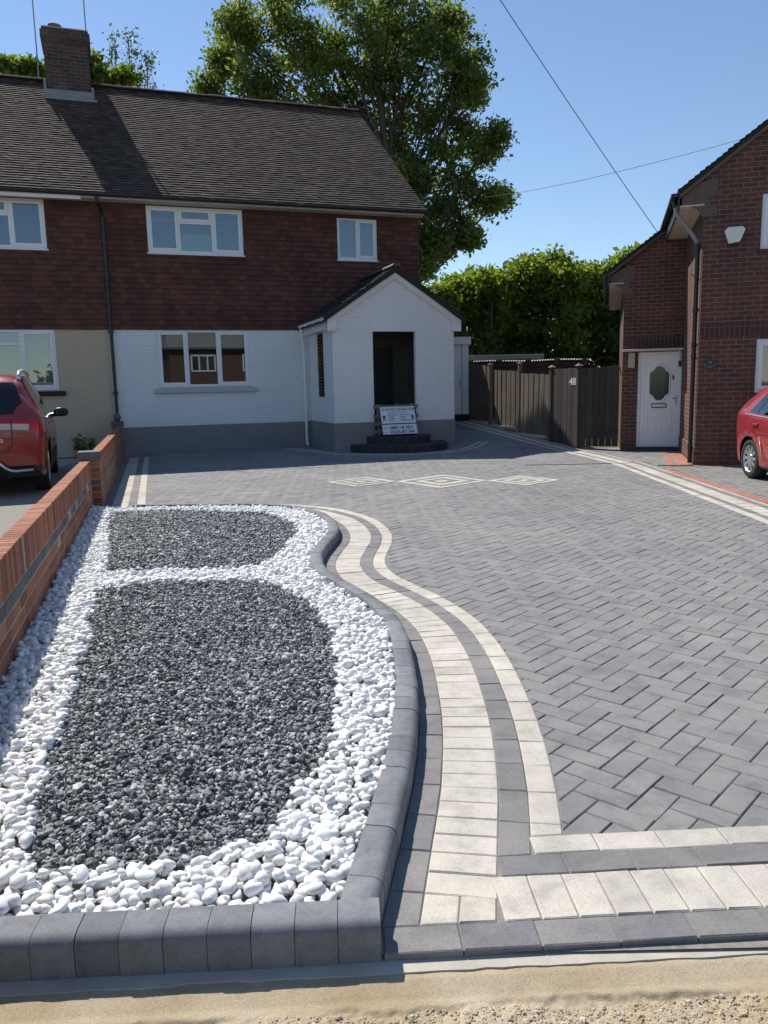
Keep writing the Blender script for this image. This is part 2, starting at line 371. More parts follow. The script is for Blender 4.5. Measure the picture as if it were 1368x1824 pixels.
FA = R(2.6); FO = np.array([-.03, 1.76]); FE = np.array([math.cos(FA), math.sin(FA)]); FN = np.array([-math.sin(FA), math.cos(FA)])
def fdist(p): return (np.asarray(p)-FO)@FN
def blk(mb, c4, ztop, bev=0.0036, dep=0.010, gap=0.0016, lift=None):
    """one paving block from four ccw corners"""
    c = np.array(c4, float); cen = c.mean(0)
    def shrink(c, d):
        out = []
        for i in range(4):
            p, q, r = c[i-1], c[i], c[(i+1) % 4]
            e1 = (p-q)/max(1e-6, np.linalg.norm(p-q)); e2 = (r-q)/max(1e-6, np.linalg.norm(r-q))
            out.append(q+(e1+e2)*d)
        return out
    a = shrink(c, gap); b = shrink(c, gap+bev); zz = gz(*cen) if cen[1] > 14 else 0.0
    j = RNG.normal(0, 0.0007, 4)+RNG.normal(0, 0.0008)
    g4 = [gz(*p) if cen[1] > 14 else 0 for p in c]
    vs = [(a[i][0], a[i][1], g4[i]+ztop-dep) for i in range(4)]+[(a[i][0], a[i][1], g4[i]+ztop-bev*0.9) for i in range(4)]+[(b[i][0], b[i][1], g4[i]+ztop+j[i]) for i in range(4)]
    fs = [(8, 9, 10, 11)]+[(i, (i+1) % 4, 4+(i+1) % 4, 4+i) for i in range(4)]+[(4+i, 4+(i+1) % 4, 8+(i+1) % 4, 8+i) for i in range(4)]
    mb.add(vs, fs)
BZ = 0.006       # bands sit 6 mm proud of the field
def band(mb, o1, o2, L, C=Q, N=None, keep=None, z=BZ, gap=0.0014, cut=None):
    N = normals(C) if N is None else N
    mid = C+N*((o1+o2)/2); idx = resample(mid, L); A = at(C+N*o1, idx); B = at(C+N*o2, idx)
    for i in range(len(idx)-1):
        q = [A[i], A[i+1], B[i+1], B[i]]; cen = np.mean(q, 0)
        if keep and not keep(cen): continue
        if cut is not None:
            fs = [float((p-FO)@FN) for p in q]
            if max(fs) < cut+.012: continue
            if min(fs) < cut:
                q = [np.array(p, float) for p in q]
                for (a, b) in ((0, 1), (3, 2)):
                    fa, fb = fs[a], fs[b]
                    if fa < cut < fb: q[a] = q[a]+(q[b]-q[a])*(cut-fa)/(fb-fa)
                    elif fb < cut < fa: q[b] = q[b]+(q[a]-q[b])*(cut-fb)/(fa-fb)
                if (max((p-FO)@FN for p in q) - cut) < .015: continue
        ar = (q[1][0]-q[0][0])*(q[3][1]-q[0][1])-(q[1][1]-q[0][1])*(q[3][0]-q[0][0])
        if ar < 0: q = q[::-1]
        blk(mb, q, z, gap=gap)
def strip_sheet(mb, o1, o2, C, z, N=None):
    N = normals(C) if N is None else N; A = C+N*o1; B = C+N*o2
    for i in range(len(C)-1):
        mb.face([(p[0], p[1], z+(gz(*p) if p[1] > 14 else 0)) for p in (A[i], A[i+1], B[i+1], B[i])][::-1 if o2 < o1 else 1])
def densify(P, st=0.5):
    P = np.array(P, float); out = []
    for a, b in zip(P[:-1], P[1:]):
        n = max(1, int(np.linalg.norm(b-a)/st))
        for k in range(n): out.append(a+(b-a)*k/n)
    out.append(P[-1]); return np.array(out)
cream = MB(); dark = MB(); jt = MB()
# curved bands beside the bed (left of Q is the bed)
band(cream, 0.0, 0.1, 0.2, cut=.485)
band(dark, 0.1, 0.2, 0.2, cut=.39)
_mid = Q+QN*.3; _ix = resample(_mid, .1); _k = next(i for i in range(len(_ix)) if min(fdist(at(Qoff(.2), _ix[i])), fdist(at(Qoff(.4), _ix[i]))) > .165)
_lim = _ix[_k]; _A, _B = at(Qoff(.2), _lim), at(Qoff(.4), _lim)
def _low(p):
    t = -(at(normals(Q), _lim)[::-1]*np.array([1, -1])); d = t/np.linalg.norm(t); d = d if d@FN < 0 else -d
    return p+d*((fdist(p)-.10)/-(d@FN))
_Al, _Bl = _low(_A), _low(_B); _m, _ml = (_A+_B)/2, (_Al+_Bl)/2
blk(cream, [_Bl, _ml, _m, _B], BZ); blk(cream, [_ml, _Al, _A, _m], BZ)
_s0 = arc(_mid)[int(_lim)]
band(cream, 0.2, 0.4, 0.1, keep=lambda c: min(fdist(c)-.02, 9) > float(min(fdist(_A), fdist(_B))) and True)
band(dark, 0.4, 0.5, 0.2, cut=.10)
qk = int(np.argmax(fdist(Q) > .12)); strip_sheet(jt, -0.003, 0.5, Q[qk:], 0.0008, QN[qk:])
def qstart(off, f):
    C = Qoff(off); d = fdist(C); i = float(np.interp(f, d[:40], np.arange(40))); return float((at(C, i)-FO)@FE)
# front rows
def frow(mb, f0, f1, L, x0, x1=4.2, z=BZ):
    x = x0
    while x < x1:
        if x1-x < L: break
        q = [FO+FE*x+FN*f0, FO+FE*(x+L)+FN*f0, FO+FE*(x+L)+FN*f1, FO+FE*x+FN*f1]; blk(mb, q, z, dep=.010 if f0 > 0 else .028); x += L
frow(dark, 0.0, 0.1, 0.2, 0.006); frow(cream, 0.1, 0.29, 0.1, qstart(.2, .2)+.002); frow(dark, 0.29, 0.39, 0.2, qstart(.2, .34)+.002); frow(cream, 0.39, 0.485, 0.2, qstart(.1, .44)+.002)
for a, b in (((FO), (FO+FE*4.2)),):
    jt.face([(*p, 0.0012) for p in (a+FN*.004, b+FN*.004, b+FN*.487, a+FN*.487)])
# stripes beside the far half of the garden wall
S = densify([(-2.93, 9.55), (-5.107, 17.17)], 0.4); SN = normals(S)
band(cream, 0.0, .105, .2, S, SN); band(dark, .105, .205, .2, S, SN); band(cream, .205, .405, .1, S, SN); band(dark, .405, .6, .2, S, SN)
strip_sheet(jt, -0.003, .6, S, 0.0009, SN)
# bands round porch and steps
PB = catmull([fromL(*p)[:2] for p in [(3.55, -.35), (3.95, -1.9), (4.1, -2.75), (4.6, -3.15), (5.3, -3.62), (5.95, -3.75), (6.7, -3.55), (7.4, -3.0), (8.0, -2.4)]], 10); PN = normals(PB)
band(cream, 0.0, .09, .2, PB, PN); band(dark, .09, .18, .2, PB, PN); band(cream, .18, .27, .2, PB, PN); strip_sheet(jt, -.003, .27, PB, 0.0009, PN)
# right border, seen from the bend it climbs along the fence
RB = densify([(4.0, 1.6), (4.14, 5.0), (4.29, 8.7), (4.50, 13.62), (4.20, 16.75), (2.72, 21.2), (1.9, 23.9)], 0.35)
RBs = []
for i in range(len(RB)):
    RBs.append(RB[max(0, i-1):i+2].mean(0) if 0 < i < len(RB)-1 else RB[i])
RB = np.array(RBs); RN = normals(RB)
band(dark, .03, .12, .2, RB, RN); band(cream, .12, .315, .1, RB, RN); band(dark, .315, .40, .2, RB, RN); band(cream, .40, .50, .2, RB, RN)
strip_sheet(jt, 0.0, .503, RB, 0.0009, RN)
edge = MB(); A_ = RB; B_ = RB+RN*.028
for i in range(len(RB)-1):
    p = [A_[i], A_[i+1], B_[i+1], B_[i]]; z = [gz(*q) if q[1] > 14 else 0 for q in p]
    edge.face([(p[k][0], p[k][1], z[k]+.014) for k in range(4)]); edge.face([(p[1][0], p[1][1], z[1]+.014), (p[0][0], p[0][1], z[0]+.014), (p[0][0], p[0][1], z[0]-.03), (p[1][0], p[1][1], z[1]-.03)])
    edge.face([(p[3][0], p[3][1], z[3]+.014), (p[2][0], p[2][1], z[2]+.014), (p[2][0], p[2][1], z[2]-.01), (p[3][0], p[3][1], z[3]-.01)])
edge.build('driveway_edging', M['cream_block'], kind='structure')
# diamonds
def rings(cx, cy, hx, hy, n, ang):
    ca, sa = math.cos(ang), math.sin(ang)
    def pt(x, y): return (cx+x*ca-y*sa, cy+x*sa+y*ca)
    for k in range(n):
        f1 = 1-k/n; f2 = max(.02, 1-(k+1)/n+0.004)
        mb = cream if k % 2 == 0 else dark
        cor = [(hx, 0), (0, hy), (-hx, 0), (0, -hy)]
        for e in range(4):
            a, b = cor[e], cor[(e+1) % 4]; nseg = 1
            for q in range(nseg):
                t0, t1 = q/nseg, (q+1)/nseg
                L = lambda f, t: pt((a[0]+(b[0]-a[0])*t)*f, (a[1]+(b[1]-a[1])*t)*f)
                blk(mb, [L(f1, t0), L(f1, t1), L(f2, t1), L(f2, t0)], BZ, gap=.0004, bev=.003)
    o = [pt(hx, 0), pt(0, hy), pt(-hx, 0), pt(0, -hy)]; jt.face([(*p, 0.0015) for p in o])
dang = -0.10
rings(-.33, 11.77, .53, .60, 5, dang); rings(.87, 11.64, .70, .84, 5, dang); rings(2.07, 11.50, .53, .60, 5, dang)
cream.build('cream_paving_band', M['cream_block'], kind='structure'); dark.build('charcoal_paving_band', M['charcoal_band'], kind='structure')
jt.build('paving_joint_sand', M['joint'], kind='structure')
# herringbone field
def inpoly(P, x, y):
    c = False; n = len(P); j = n-1
    for i in range(n):
        if (P[i][1] > y) != (P[j][1] > y) and x < (P[j][0]-P[i][0])*(y-P[i][1])/(P[j][1]-P[i][1])+P[i][0]: c = not c
        j = i
    return c
qi = Qoff(.12)[::5]
field = [tuple(FO+FE*.40+FN*.36)]+[tuple(p) for p in qi if fdist(p) > .40]+[tuple(p) for p in (S+SN*.10)]+[fromL(.45, 0)[:2], fromL(4.3, 0)[:2], fromL(4.3, -2.1)[:2], fromL(7.2, -2.1)[:2], fromL(7.2, 3)[:2]]+[tuple(p) for p in (RB+RN*.40)[::-1] if p[1] > 1.9 and p[1] < 23.5]+[tuple(FO+FE*3.7+FN*.36)]
def herring(mb, poly, ang, org, z=0.0, w=0.1):
    ca, sa = math.cos(ang), math.sin(ang); xs = [p[0] for p in poly]; ys = [p[1] for p in poly]
    cx, cy = org; rad = max(math.hypot(x-cx, y-cy) for x, y in poly); n = int(rad/w)+3
    for i in range(-n, n):
        for j in range(-n, n):
            d = (i-j) % 4
            if d == 0: x0, y0, x1, y1 = i, j, i+2, j+1
            elif d == 3: x0, y0, x1, y1 = i, j, i+1, j+2
            else: continue
            mx, my = (x0+x1)/2*w, (y0+y1)/2*w; X, Y = cx+mx*ca-my*sa, cy+mx*sa+my*ca
            if not (min(xs) <= X <= max(xs) and min(ys) <= Y <= max(ys)) or not inpoly(poly, X, Y): continue
            q = [(cx+a*w*ca-b*w*sa, cy+a*w*sa+b*w*ca) for a, b in ((x0, y0), (x1, y0), (x1, y1), (x0, y1))]
            blk(mb, q, z)
hb = MB(); herring(hb, field, R(45)+FA, (0.6, 8.0)); hb.build('driveway', M['dark_block'], kind='structure')
# sand bed under the field, follows the ramp
bd = MB(); NX, NY = 24, 44
X = np.linspace(-6.4, 4.6, NX); Y = np.linspace(1.62, 25, NY)
for i in range(NX-1):
    for j in range(NY-1):
        p = [(X[i], Y[j]), (X[i+1], Y[j]), (X[i+1], Y[j+1]), (X[i], Y[j+1])]
        if p[2][1] < 1.79: continue
        bd.face([(a, max(b, 1.775), gz(a, b)-.009) for a, b in p])
bd.build('paving_bed', M['joint'], kind='structure')
# neighbour's drive on the right
rp = [(4.33, 7.2), (4.40, 9.0), (4.60, 12.0), (4.62, 13.62), (4.30, 16.5), (5.0, 16.6), (6.7, 16.4), (6.3, 15.2), (5.45, 13.1), (11.5, 11.2), (11.5, 5.2), (4.2, 5.2)]
nb = MB(); herring(nb, rp, R(45)-R(6), (6.0, 10.0), -0.004); nb.build('driveway_right', M['dark_block'], kind='structure')
ns = MB(); ns.face([(x, y, -.014) for x, y in [(4.35, 1.6), (13, 1.6), (13, 17.2), (4.1, 17.2)]]); ns.build('paving_bed_right', M['joint'], kind='structure')
rd = MB()
def rstrip(a, b, w_, L=.1, z=.002):
    a = np.array(a, float); b = np.array(b, float); C = densify([a, b], .4); band(rd, -w_/2, w_/2, L, C, normals(C), z=z)
rstrip((4.40, 5.2), (4.43, 9.0), .10); rstrip((4.43, 9.0), (4.57, 12.6), .10); rstrip((4.88, 13.15), (5.60, 15.6), .10); rstrip((5.11, 13.2), (5.78, 15.5), .17); rstrip((4.75, 12.98), (6.2, 12.60), .06, .2)
rd.build('red_paving_band', M['red_block'], kind='structure')

# ------------------------------------------------------------------ kerbs
def kerb(name, C, N, label, L=.105, keep=None, flip=1, w_=.10):
    """C is the outer base line; N points to the bed"""
    prof = [(0.0, -.03), (0.0, .056), (0.0, .066), (.004, .076), (.011, .085), (.020, .0905), (.031, .0935), (w_-.004, .0945), (w_, .092), (w_, -.03)]
    mid = C+N*.05; idx = resample(mid, L); mb = MB()
    for i in range(len(idx)-1):
        i0, i1 = idx[i], idx[i+1]; e = (i1-i0)*0.009; dz = RNG.normal(0, .0009); dof = RNG.normal(0, .0012)
        secs = []
        for ii in (i0+e, i1-e):
            c = at(C, ii); nn = at(N, ii)
            secs.append([(c[0]+nn[0]*(p+dof), c[1]+nn[1]*(p+dof), z+dz) for p, z in prof])
        if keep and not keep(at(mid, (i0+i1)/2)): continue
        n = len(prof); vs = secs[0]+secs[1]; fs = [(k, n+k, n+k+1, k+1) if flip > 0 else (k, k+1, n+k+1, n+k) for k in range(n-1)]
        mb.add(vs, fs); mb.add(secs[0], [tuple(range(n))]); mb.add(secs[1], [tuple(reversed(range(n)))])
    o = mb.build(name, M['kerb'])
    for p in o.data.polygons: p.use_smooth = len(p.vertices) == 4
    core = MB(); A = C+N*.006; B = C+N*(w_-.006)
    for i in range(len(C)-1):
        if keep and not keep((A[i]+B[i])/2): continue
        for (p, q, z0, z1) in ((A[i], A[i+1], -.03, .058), (B[i+1], B[i], -.03, .085)):
            core.face([(p[0], p[1], z0), (q[0], q[1], z0), (q[0], q[1], z1), (p[0], p[1], z1)])
        A2 = C[i]+N[i]*.035; A3 = C[i+1]+N[i+1]*.035
        core.face([(A2[0], A2[1], .087), (A3[0], A3[1], .087), (B[i+1][0], B[i+1][1], .087), (B[i][0], B[i][1], .087)])
        core.face([(A[i][0], A[i][1], .058), (A[i+1][0], A[i+1][1], .058), (A3[0], A3[1], .087), (A2[0], A2[1], .087)])
    co = core.build('mortar_joint', M['joint'], o)
    return o
kc = Qoff(.50); kn = QN
k1 = kerb('kerb_edging', kc, kn, '', L=.125, keep=lambda c: fdist(c) > .03 and c[0] > -3.35, flip=1)
tag(k1, 'charcoal kerb stones curving along the pebble bed beside the cream bands', 'kerb')
fx = np.linspace(-1.50, 0.0, 60); FC = FO+np.outer(fx, FE); FNn = np.tile(FN, (60, 1))
k2 = kerb('kerb_edging', FC, FNn, '', flip=1)
tag(k2, 'straight charcoal kerb row at the road end of the pebble bed', 'kerb')

# ------------------------------------------------------------------ road end
def vnoise(x, y, s, seed=0):
    xi = np.floor(x*s).astype(int); yi = np.floor(y*s).astype(int); fx_ = x*s-xi; fy_ = y*s-yi
    def h(a, b): 
        v = np.sin(a*127.1+b*311.7+seed*74.7)*43758.5453; return v-np.floor(v)
    fx_ = fx_*fx_*(3-2*fx_); fy_ = fy_*fy_*(3-2*fy_)
    return (h(xi, yi)*(1-fx_)+h(xi+1, yi)*fx_)*(1-fy_)+(h(xi, yi+1)*(1-fx_)+h(xi+1, yi+1)*fx_)*fy_
def sandmat():
    x = NB('sandy_mortar_road'); c = x.ramp(x.noise(3.5, 6, 0.65), [(0.3, (0.38, 0.285, 0.17)), (0.55, (0.46, 0.37, 0.25)), (0.75, (0.54, 0.46, 0.35))])
    c = x.mix(1.0, c, x.ramp(x.noise(160, 3, .7), [(0.3, (0.78,)*3), (0.7, (1.15,)*3)]), 'MULTIPLY'); x.col(c); x.bump(x.noise(220, 4, .7), .5, .004); x.set(Roughness=.95); return x.m
M['sand'] = sandmat()
M['conc'] = plain('pale_concrete_edging', (0.47, 0.43, 0.36), .9, nz=.15, nsc=9, bump=.4)
M['trench'] = plain('smoothed_sand', (0.47, 0.38, 0.26), .95, nz=.14, nsc=5, bump=.4)
nx, ny = 620, 150
gx = np.linspace(-1.6, 1.5, nx); t = np.linspace(0, 1, ny)
GX, T = np.meshgrid(gx, t, indexing='ij')
f = -0.012-T*0.72                                  # distance before the front line
edgeL = -.125+.018*(vnoise(GX, GX*0, 9)-.5)+.012*(vnoise(GX, GX*0+3, 31)-.5)
yy = FO[1]+f+GX*math.tan(FA)
rough = vnoise(GX, yy, 55, 1)*.5+vnoise(GX, yy, 120, 2)*.4+vnoise(GX, yy, 18, 3)*.45
mask = np.clip((edgeL-f)/.012, 0, 1)
z = -.021-.012*np.clip(-(f+.055)/.05, 0, 1)*1+mask*(-.008+.012*(rough-.5)+.012*(vnoise(GX, yy, 7, 5)-.5))+(1-mask)*.002*vnoise(GX, yy, 30, 7)
z_road = z; V = np.stack([GX, yy, z], -1).reshape(-1, 3); I = np.arange(nx*ny).reshape(nx, ny)
Fq = np.stack([I[:-1, :-1], I[:-1, 1:], I[1:, 1:], I[1:, :-1]], -1).reshape(-1, 4)[:, ::-1]
ro = np_mesh('road_edge', V, Fq, M['sand'], smooth=True); tag(ro, kind='structure')
ce = MB(); xs_ = np.linspace(-1.7, 4.4, 160)
for i in range(159):
    x0, x1 = xs_[i], xs_[i+1]; w0, w1 = [-.030-.012*float(vnoise(np.array([x*1.0+5]), np.array([.5]), 7, 3)[0])-.006*float(vnoise(np.array([x+5]), np.array([.5]), 40, 4)[0]) for x in (x0, x1)]
    P = [FO+FE*x0+FN*w0, FO+FE*x1+FN*w1, FO+FE*x1+FN*.05, FO+FE*x0+FN*.05]
    ce.add([(*P[0], -.016), (*P[1], -.016), (*P[2], -.012), (*P[3], -.012), (*P[0], -.06), (*P[1], -.06)], [(0, 1, 2, 3), (4, 5, 1, 0)])
ce.build('concrete_edging_strip', M['conc'], kind='structure')
rdm = MB(); rdm.face([(-60, -40, -.06), (60, -40, -.06), (60, 1.75, -.06), (-60, 1.70, -.06)]); 
M['asphalt'] = plain('asphalt', (0.10, 0.098, 0.095), .95, nz=.2, nsc=60, bump=.5)
rdm.build('road', M['asphalt'], kind='structure')
M['earth'] = plain('garden_ground', (0.09, 0.10, 0.045), .95, nz=.3, nsc=.8, bump=.4)
gr = MB(); gr.face([(-400, -400, -.10), (400, -400, -.10), (400, 600, -.10), (-400, 600, -.10)]); gr.build('ground', M['earth'], kind='structure')
# left neighbour's drive
ld = MB(); ld.face([(-12, 1.7, -.02), (-1.35, 1.7, -.02), (-6.1, 18.2, -.02), (-13, 16, -.02)])
def flatbrick(name, c1, c2, mo):
    x = NB(name); mp = x.n('ShaderNodeMapping'); mp.inputs['Rotation'].default_value = (0, 0, R(19)); x.l(x.co, mp.inputs[0])
    b = x.n('ShaderNodeTexBrick'); x.l(mp.outputs[0], b.inputs['Vector']); b.inputs['Scale'].default_value = 1; b.inputs['Brick Width'].default_value = .2; b.inputs['Row Height'].default_value = .15
    b.inputs['Mortar Size'].default_value = .006; b.inputs['Color1'].default_value = (*c1, 1); b.inputs['Color2'].default_value = (*c2, 1); b.inputs['Mortar'].default_value = (*mo, 1)
    x.col(x.mix(1.0, b.outputs[0], x.ramp(x.noise(2, 5), [(0.3, (.8,)*3), (.7, (1.15,)*3)]), 'MULTIPLY')); x.bump(x.math('MULTIPLY', b.outputs['Fac'], -1.0), .5, .005); x.set(Roughness=.9); return x.m
ld.build('driveway_left', flatbrick('buff_setts', (.50, .46, .39), (.41, .375, .32), (.22, .195, .16)), kind='structure')

# ------------------------------------------------------------------ pebbles and chippings
def ico(sub):
    import bmesh
    b = bmesh.new(); bmesh.ops.create_icosphere(b, subdivisions=sub, radius=1.0)
    V = np.array([v.co[:] for v in b.verts]); Fc = np.array([[v.index for v in f.verts] for f in b.faces]); b.free(); return V, Fc
I1 = ico(1); I2 = ico(2)
def rotmats(n, tilt):
    yaw = RNG.uniform(0, 2*np.pi, n); ax = RNG.uniform(0, 2*np.pi, n); t = np.abs(RNG.normal(0, tilt, n))
    def rz(a): 
        c, s = np.cos(a), np.sin(a); o, z = np.ones_like(a), np.zeros_like(a); return np.stack([np.stack([c, -s, z], -1), np.stack([s, c, z], -1), np.stack([z, z, o], -1)], 1)
    def rx(a):
        c, s = np.cos(a), np.sin(a); o, z = np.ones_like(a), np.zeros_like(a); return np.stack([np.stack([o, z, z], -1), np.stack([z, c, -s], -1), np.stack([z, s, c], -1)], 1)
    return rz(ax) @ rx(t) @ rz(yaw)
def stones(name, pts, z, size, mat, base, nvar, angular, squash, tilt, smooth, parent=None):
    BV, BF = base; Vs = []; Fs = []; off = 0; n = len(pts); var = RNG.integers(0, nvar, n)
    for k in range(nvar):
        V = BV.copy()
        if angular:
            for _ in range(7):
                d = RNG.normal(size=3); d /= np.linalg.norm(d); h = RNG.uniform(.42, .8); p = V@d; V -= np.outer(np.maximum(0, p-h), d)
        else:
            d = RNG.normal(size=(3, 3)); V = V*(1+.15*np.sin(V@d[0]*1.5+RNG.uniform(0, 6))[:, None]+.10*np.sin(V@d[1]*2.2+RNG.uniform(0, 6))[:, None])
            for _ in range(4):
                dd = RNG.normal(size=3); dd /= np.linalg.norm(dd); p = V@dd; h = RNG.uniform(.55, .85); V = V-np.outer(np.maximum(0, p-h)*.8, dd)
            pass
        sc = np.array([1.0, RNG.uniform(.62, .88), RNG.uniform(*squash)]); V = V*sc
        ids = np.where(var == k)[0]
        if not len(ids): continue
        Rm = rotmats(len(ids), tilt); s = size[ids]
        W = np.einsum('nij,vj->nvi', Rm, V)*s[:, None, None]+np.concatenate([pts[ids], z[ids, None]], 1)[:, None, :]
        Vs.append(W.reshape(-1, 3)); Fs.append((BF[None]+(np.arange(len(ids))*len(V))[:, None, None]+off).reshape(-1, 3)); off += len(ids)*len(V)
    return np_mesh(name, np.concatenate(Vs), np.concatenate(Fs), mat, parent, smooth)
def polymask(P, x, y):
    P = np.array(P); c = np.zeros(len(x), bool); j = len(P)-1
    for i in range(len(P)):
        cond = (P[i, 1] > y) != (P[j, 1] > y); dy = P[j, 1]-P[i, 1]
        if abs(dy) > 1e-12: c ^= cond & (x < (P[j, 0]-P[i, 0])*(y-P[i, 1])/dy+P[i, 0])
        j = i
    return c
kin = Qoff(.595)
bed = [tuple(FO+FE*-1.36+FN*.10)]+[tuple(p) for p in [FO+FE*-.10+FN*.10]]+[tuple(p) for p in kin[::4] if fdist(p) > .12 and p[1] < 9.3 and p[0] > -3.4]+[(-3.46, 9.22), (-1.30, 1.74)]
bed[0] = (-1.31, 1.80)
G1 = [(-3.05, 8.72), (-2.63, 7.34), (-2.06, 5.72), (-1.52, 5.70), (-.97, 5.78), (-.87, 6.2), (-.86, 6.6), (-.80, 7.12), (-.92, 7.75), (-1.31, 8.40), (-2.23, 8.74)]
G2 = [(-1.93, 5.10), (-1.74, 5.32), (-1.36, 5.38), (-.92, 5.34), (-.66, 5.05), (-.48, 4.70), (-.32, 4.09), (-.25, 3.57), (-.24, 3.05), (-.28, 2.65), (-.34, 2.34), (-.43, 2.14), (-.58, 2.05), (-.81, 2.02), (-.96, 2.02), (-1.05, 2.12), (-1.17, 2.49), (-1.32, 2.94), (-1.49, 3.57), (-1.74, 4.51)]
K_ = 1.018; G1 = [(x*K_+(.01 if x > -1 else 0), y*K_) for x, y in G1]; G2 = [(x*K_+(.03 if x > -.6 else 0), y*K_) for x, y in G2]
def jgrid(sp, jit=.42, x0=-3.5, x1=.3, y0=1.7, y1=9.4):
    nx_ = int((x1-x0)/sp); ny_ = int((y1-y0)/sp); gx_, gy_ = np.meshgrid(np.arange(nx_), np.arange(ny_)); 
    x = x0+(gx_.ravel()+.5*(gy_.ravel() % 2)+RNG.uniform(-jit, jit, gx_.size))*sp; y = y0+(gy_.ravel()+RNG.uniform(-jit, jit, gx_.size))*sp; return x, y
def wob(x, y): return x+.05*(vnoise(x+9, y, 5, 2)-.5)+.03*(vnoise(x+9, y, 17, 4)-.5), y+.05*(vnoise(x+9, y, 5, 8)-.5)+.03*(vnoise(x+9, y, 17, 9)-.5)
def ingrey(x, y):
    a, b = wob(x, y); return polymask(G1, a, b) | polymask(G2, a, b)
def surf(x, y): return .058+.018*(vnoise(x+9, y, 3, 11)-.5)+.012*(vnoise(x+9, y, 11, 12)-.5)
M['white_stone'] = island_mat('white_pebble', [(0, (.70, .68, .63)), (.25, (.78, .775, .76)), (.7, (.84, .84, .835)), (.93, (.80, .80, .80)), (1, (.56, .55, .53))], .6, 26, .10, .35, 60)
M['grey_stone'] = island_mat('slate_chipping', [(0, (.042, .047, .048)), (.35, (.125, .135, .138)), (.6, (.225, .238, .240)), (.82, (.37, .385, .385)), (.95, (.56, .57, .565)), (1, (.22, .17, .19))], .6, 60, .18, .3, 150)
# grey chippings, the far patch slightly coarser spaced
for name, poly, sp, lab in (('slate_chippings', G2, .0185, 'near patch of dark grey slate chippings inside the white pebble ring'), ('slate_chippings', G1, .0205, 'far patch of dark grey slate chippings beyond the white pebble strip')):
    x, y = jgrid(sp); a, b = wob(x, y); mk = polymask(poly, a, b); x, y = x[mk], y[mk]
    x2, y2 = jgrid(sp*1.5); a, b = wob(x2, y2); mk = polymask(poly, a, b); x2, y2 = x2[mk], y2[mk]
    x = np.concatenate([x, x2]); y = np.concatenate([y, y2]); n1 = len(x)-len(x2)
    z = surf(x, y)-.004+RNG.normal(0, .0035, len(x)); z[n1:] += .010
    s = RNG.lognormal(math.log(.0134), .30, len(x))*(sp/.0185)
    o = stones(name, np.stack([x, y], 1), z, s, M['grey_stone'], I1, 26, True, (.42, .7), .45, False); tag(o, lab, 'gravel', kind='stuff')
x, y = jgrid(.028); mk = polymask(bed, x, y) & ~ingrey(x, y); x, y = x[mk], y[mk]; 
xa, ya = jgrid(.052); mk = polymask(bed, xa, ya) & ~ingrey(xa, ya); xa, ya = xa[mk], ya[mk]; n1 = len(x)
x = np.concatenate([x, xa]); y = np.concatenate([y, ya])
z = surf(x, y)+.002+RNG.normal(0, .005, len(x)); z[n1:] += .014
# stones lean down a little where they meet the kerb
s = np.clip(RNG.lognormal(math.log(.0198), .27, len(x)), .010, .030); s[n1:] *= 1.05
near = y < 3.4
for mk_, base, nm in ((near, I2, 'white_pebbles'),):
    o = stones('white_pebbles', np.stack([x, y], 1), z, s, M['white_stone'], I2, 34, False, (.48, .74), .36, True); tag(o, 'smooth white pebbles ringing both grey patches and running along the brick wall', 'pebbles', kind='stuff')
ng = 26000; xg = RNG.uniform(-1.5, 1.45, ng); fg = -.135-.02*vnoise(xg, xg*0+2, 12)-RNG.uniform(0, 1, ng)**1.1*.42; yg = FO[1]+fg+xg*math.tan(FA)
iz = np.clip(((xg-gx[0])/(gx[-1]-gx[0])*(nx-1)).astype(int), 0, nx-1); jz = np.clip(((-.012-fg)/.72*(ny-1)).astype(int), 0, ny-1)
zg = z_road[iz, jz]
M['grit'] = island_mat('sandy_grit', [(0, (.40, .32, .21)), (.5, (.50, .41, .29)), (.93, (.58, .50, .39)), (1, (.30, .24, .18))], .95, 60, .1, .3, 150)
o = stones('road_grit', np.stack([xg, yg], 1), zg, RNG.lognormal(math.log(.0036), .38, ng), M['grit'], I1, 12, True, (.5, .8), .6, False); tag(o, 'pale sandy grit spread along the bare road edge', 'grit', kind='stuff')
b1 = MB(); b1.face([(*p, .042) for p in bed]); M['bed_soil'] = plain('bed_stone_dust', (.30, .30, .29), .95, nz=.3, nsc=60)
b1.build('gravel_bed', M['bed_soil'], kind='structure')

# ------------------------------------------------------------------ brick garden wall
WD = Vector((-1.73, 6.01, 0)).normalized(); WROT = math.atan2(WD.y, WD.x); W0 = Vector((-1.81, 3.49, 0)) - WD*2.6
wall = empty('garden_wall', W0, WROT, 'low red brick garden wall with orange soldier coping between the two front drives', 'garden wall')
def W(s_): return s_
def bricks(mb, x0, x1, y0, y1, z0, z1, L, gap=.010, off=0.0, ch=.003):
    x = x0-off
    while x < x1-.01:
        a, b = max(x, x0), min(x+L-gap, x1)
        if b-a > .02: j = RNG.normal(0, .0012); mb.box(a, b, y0-j, y1+j, z0, z1, ch)
        x += L
XP = 8.95   # local distance of the pier
T = .112
cop = MB(); bricks(cop, 0, XP-.10, 0, T, .385, .602, .075, .009); cop.build('coping', M['garden_brick'], wall)
blue = MB(); bricks(blue, 0, XP-.10, .001, T-.001, .302, .377, .225); blue.build('band_course', M['blue_brick'], wall)
rb = MB()
for r in range(5): bricks(rb, 0, XP-.10, .0, T, -.075+r*.075, -.075+r*.075+.066, .225, off=.1125*(r % 2))
rb.build('brickwork', M['garden_brick'], wall)
mo = MB(); mo.box(0.002, XP-.10, .003, T-.003, -.08, .598); mo.box(XP+.10, XP+8.15, -.095, .011, -.08, .66); mo.build('mortar_joint', M['mortar'], wall)
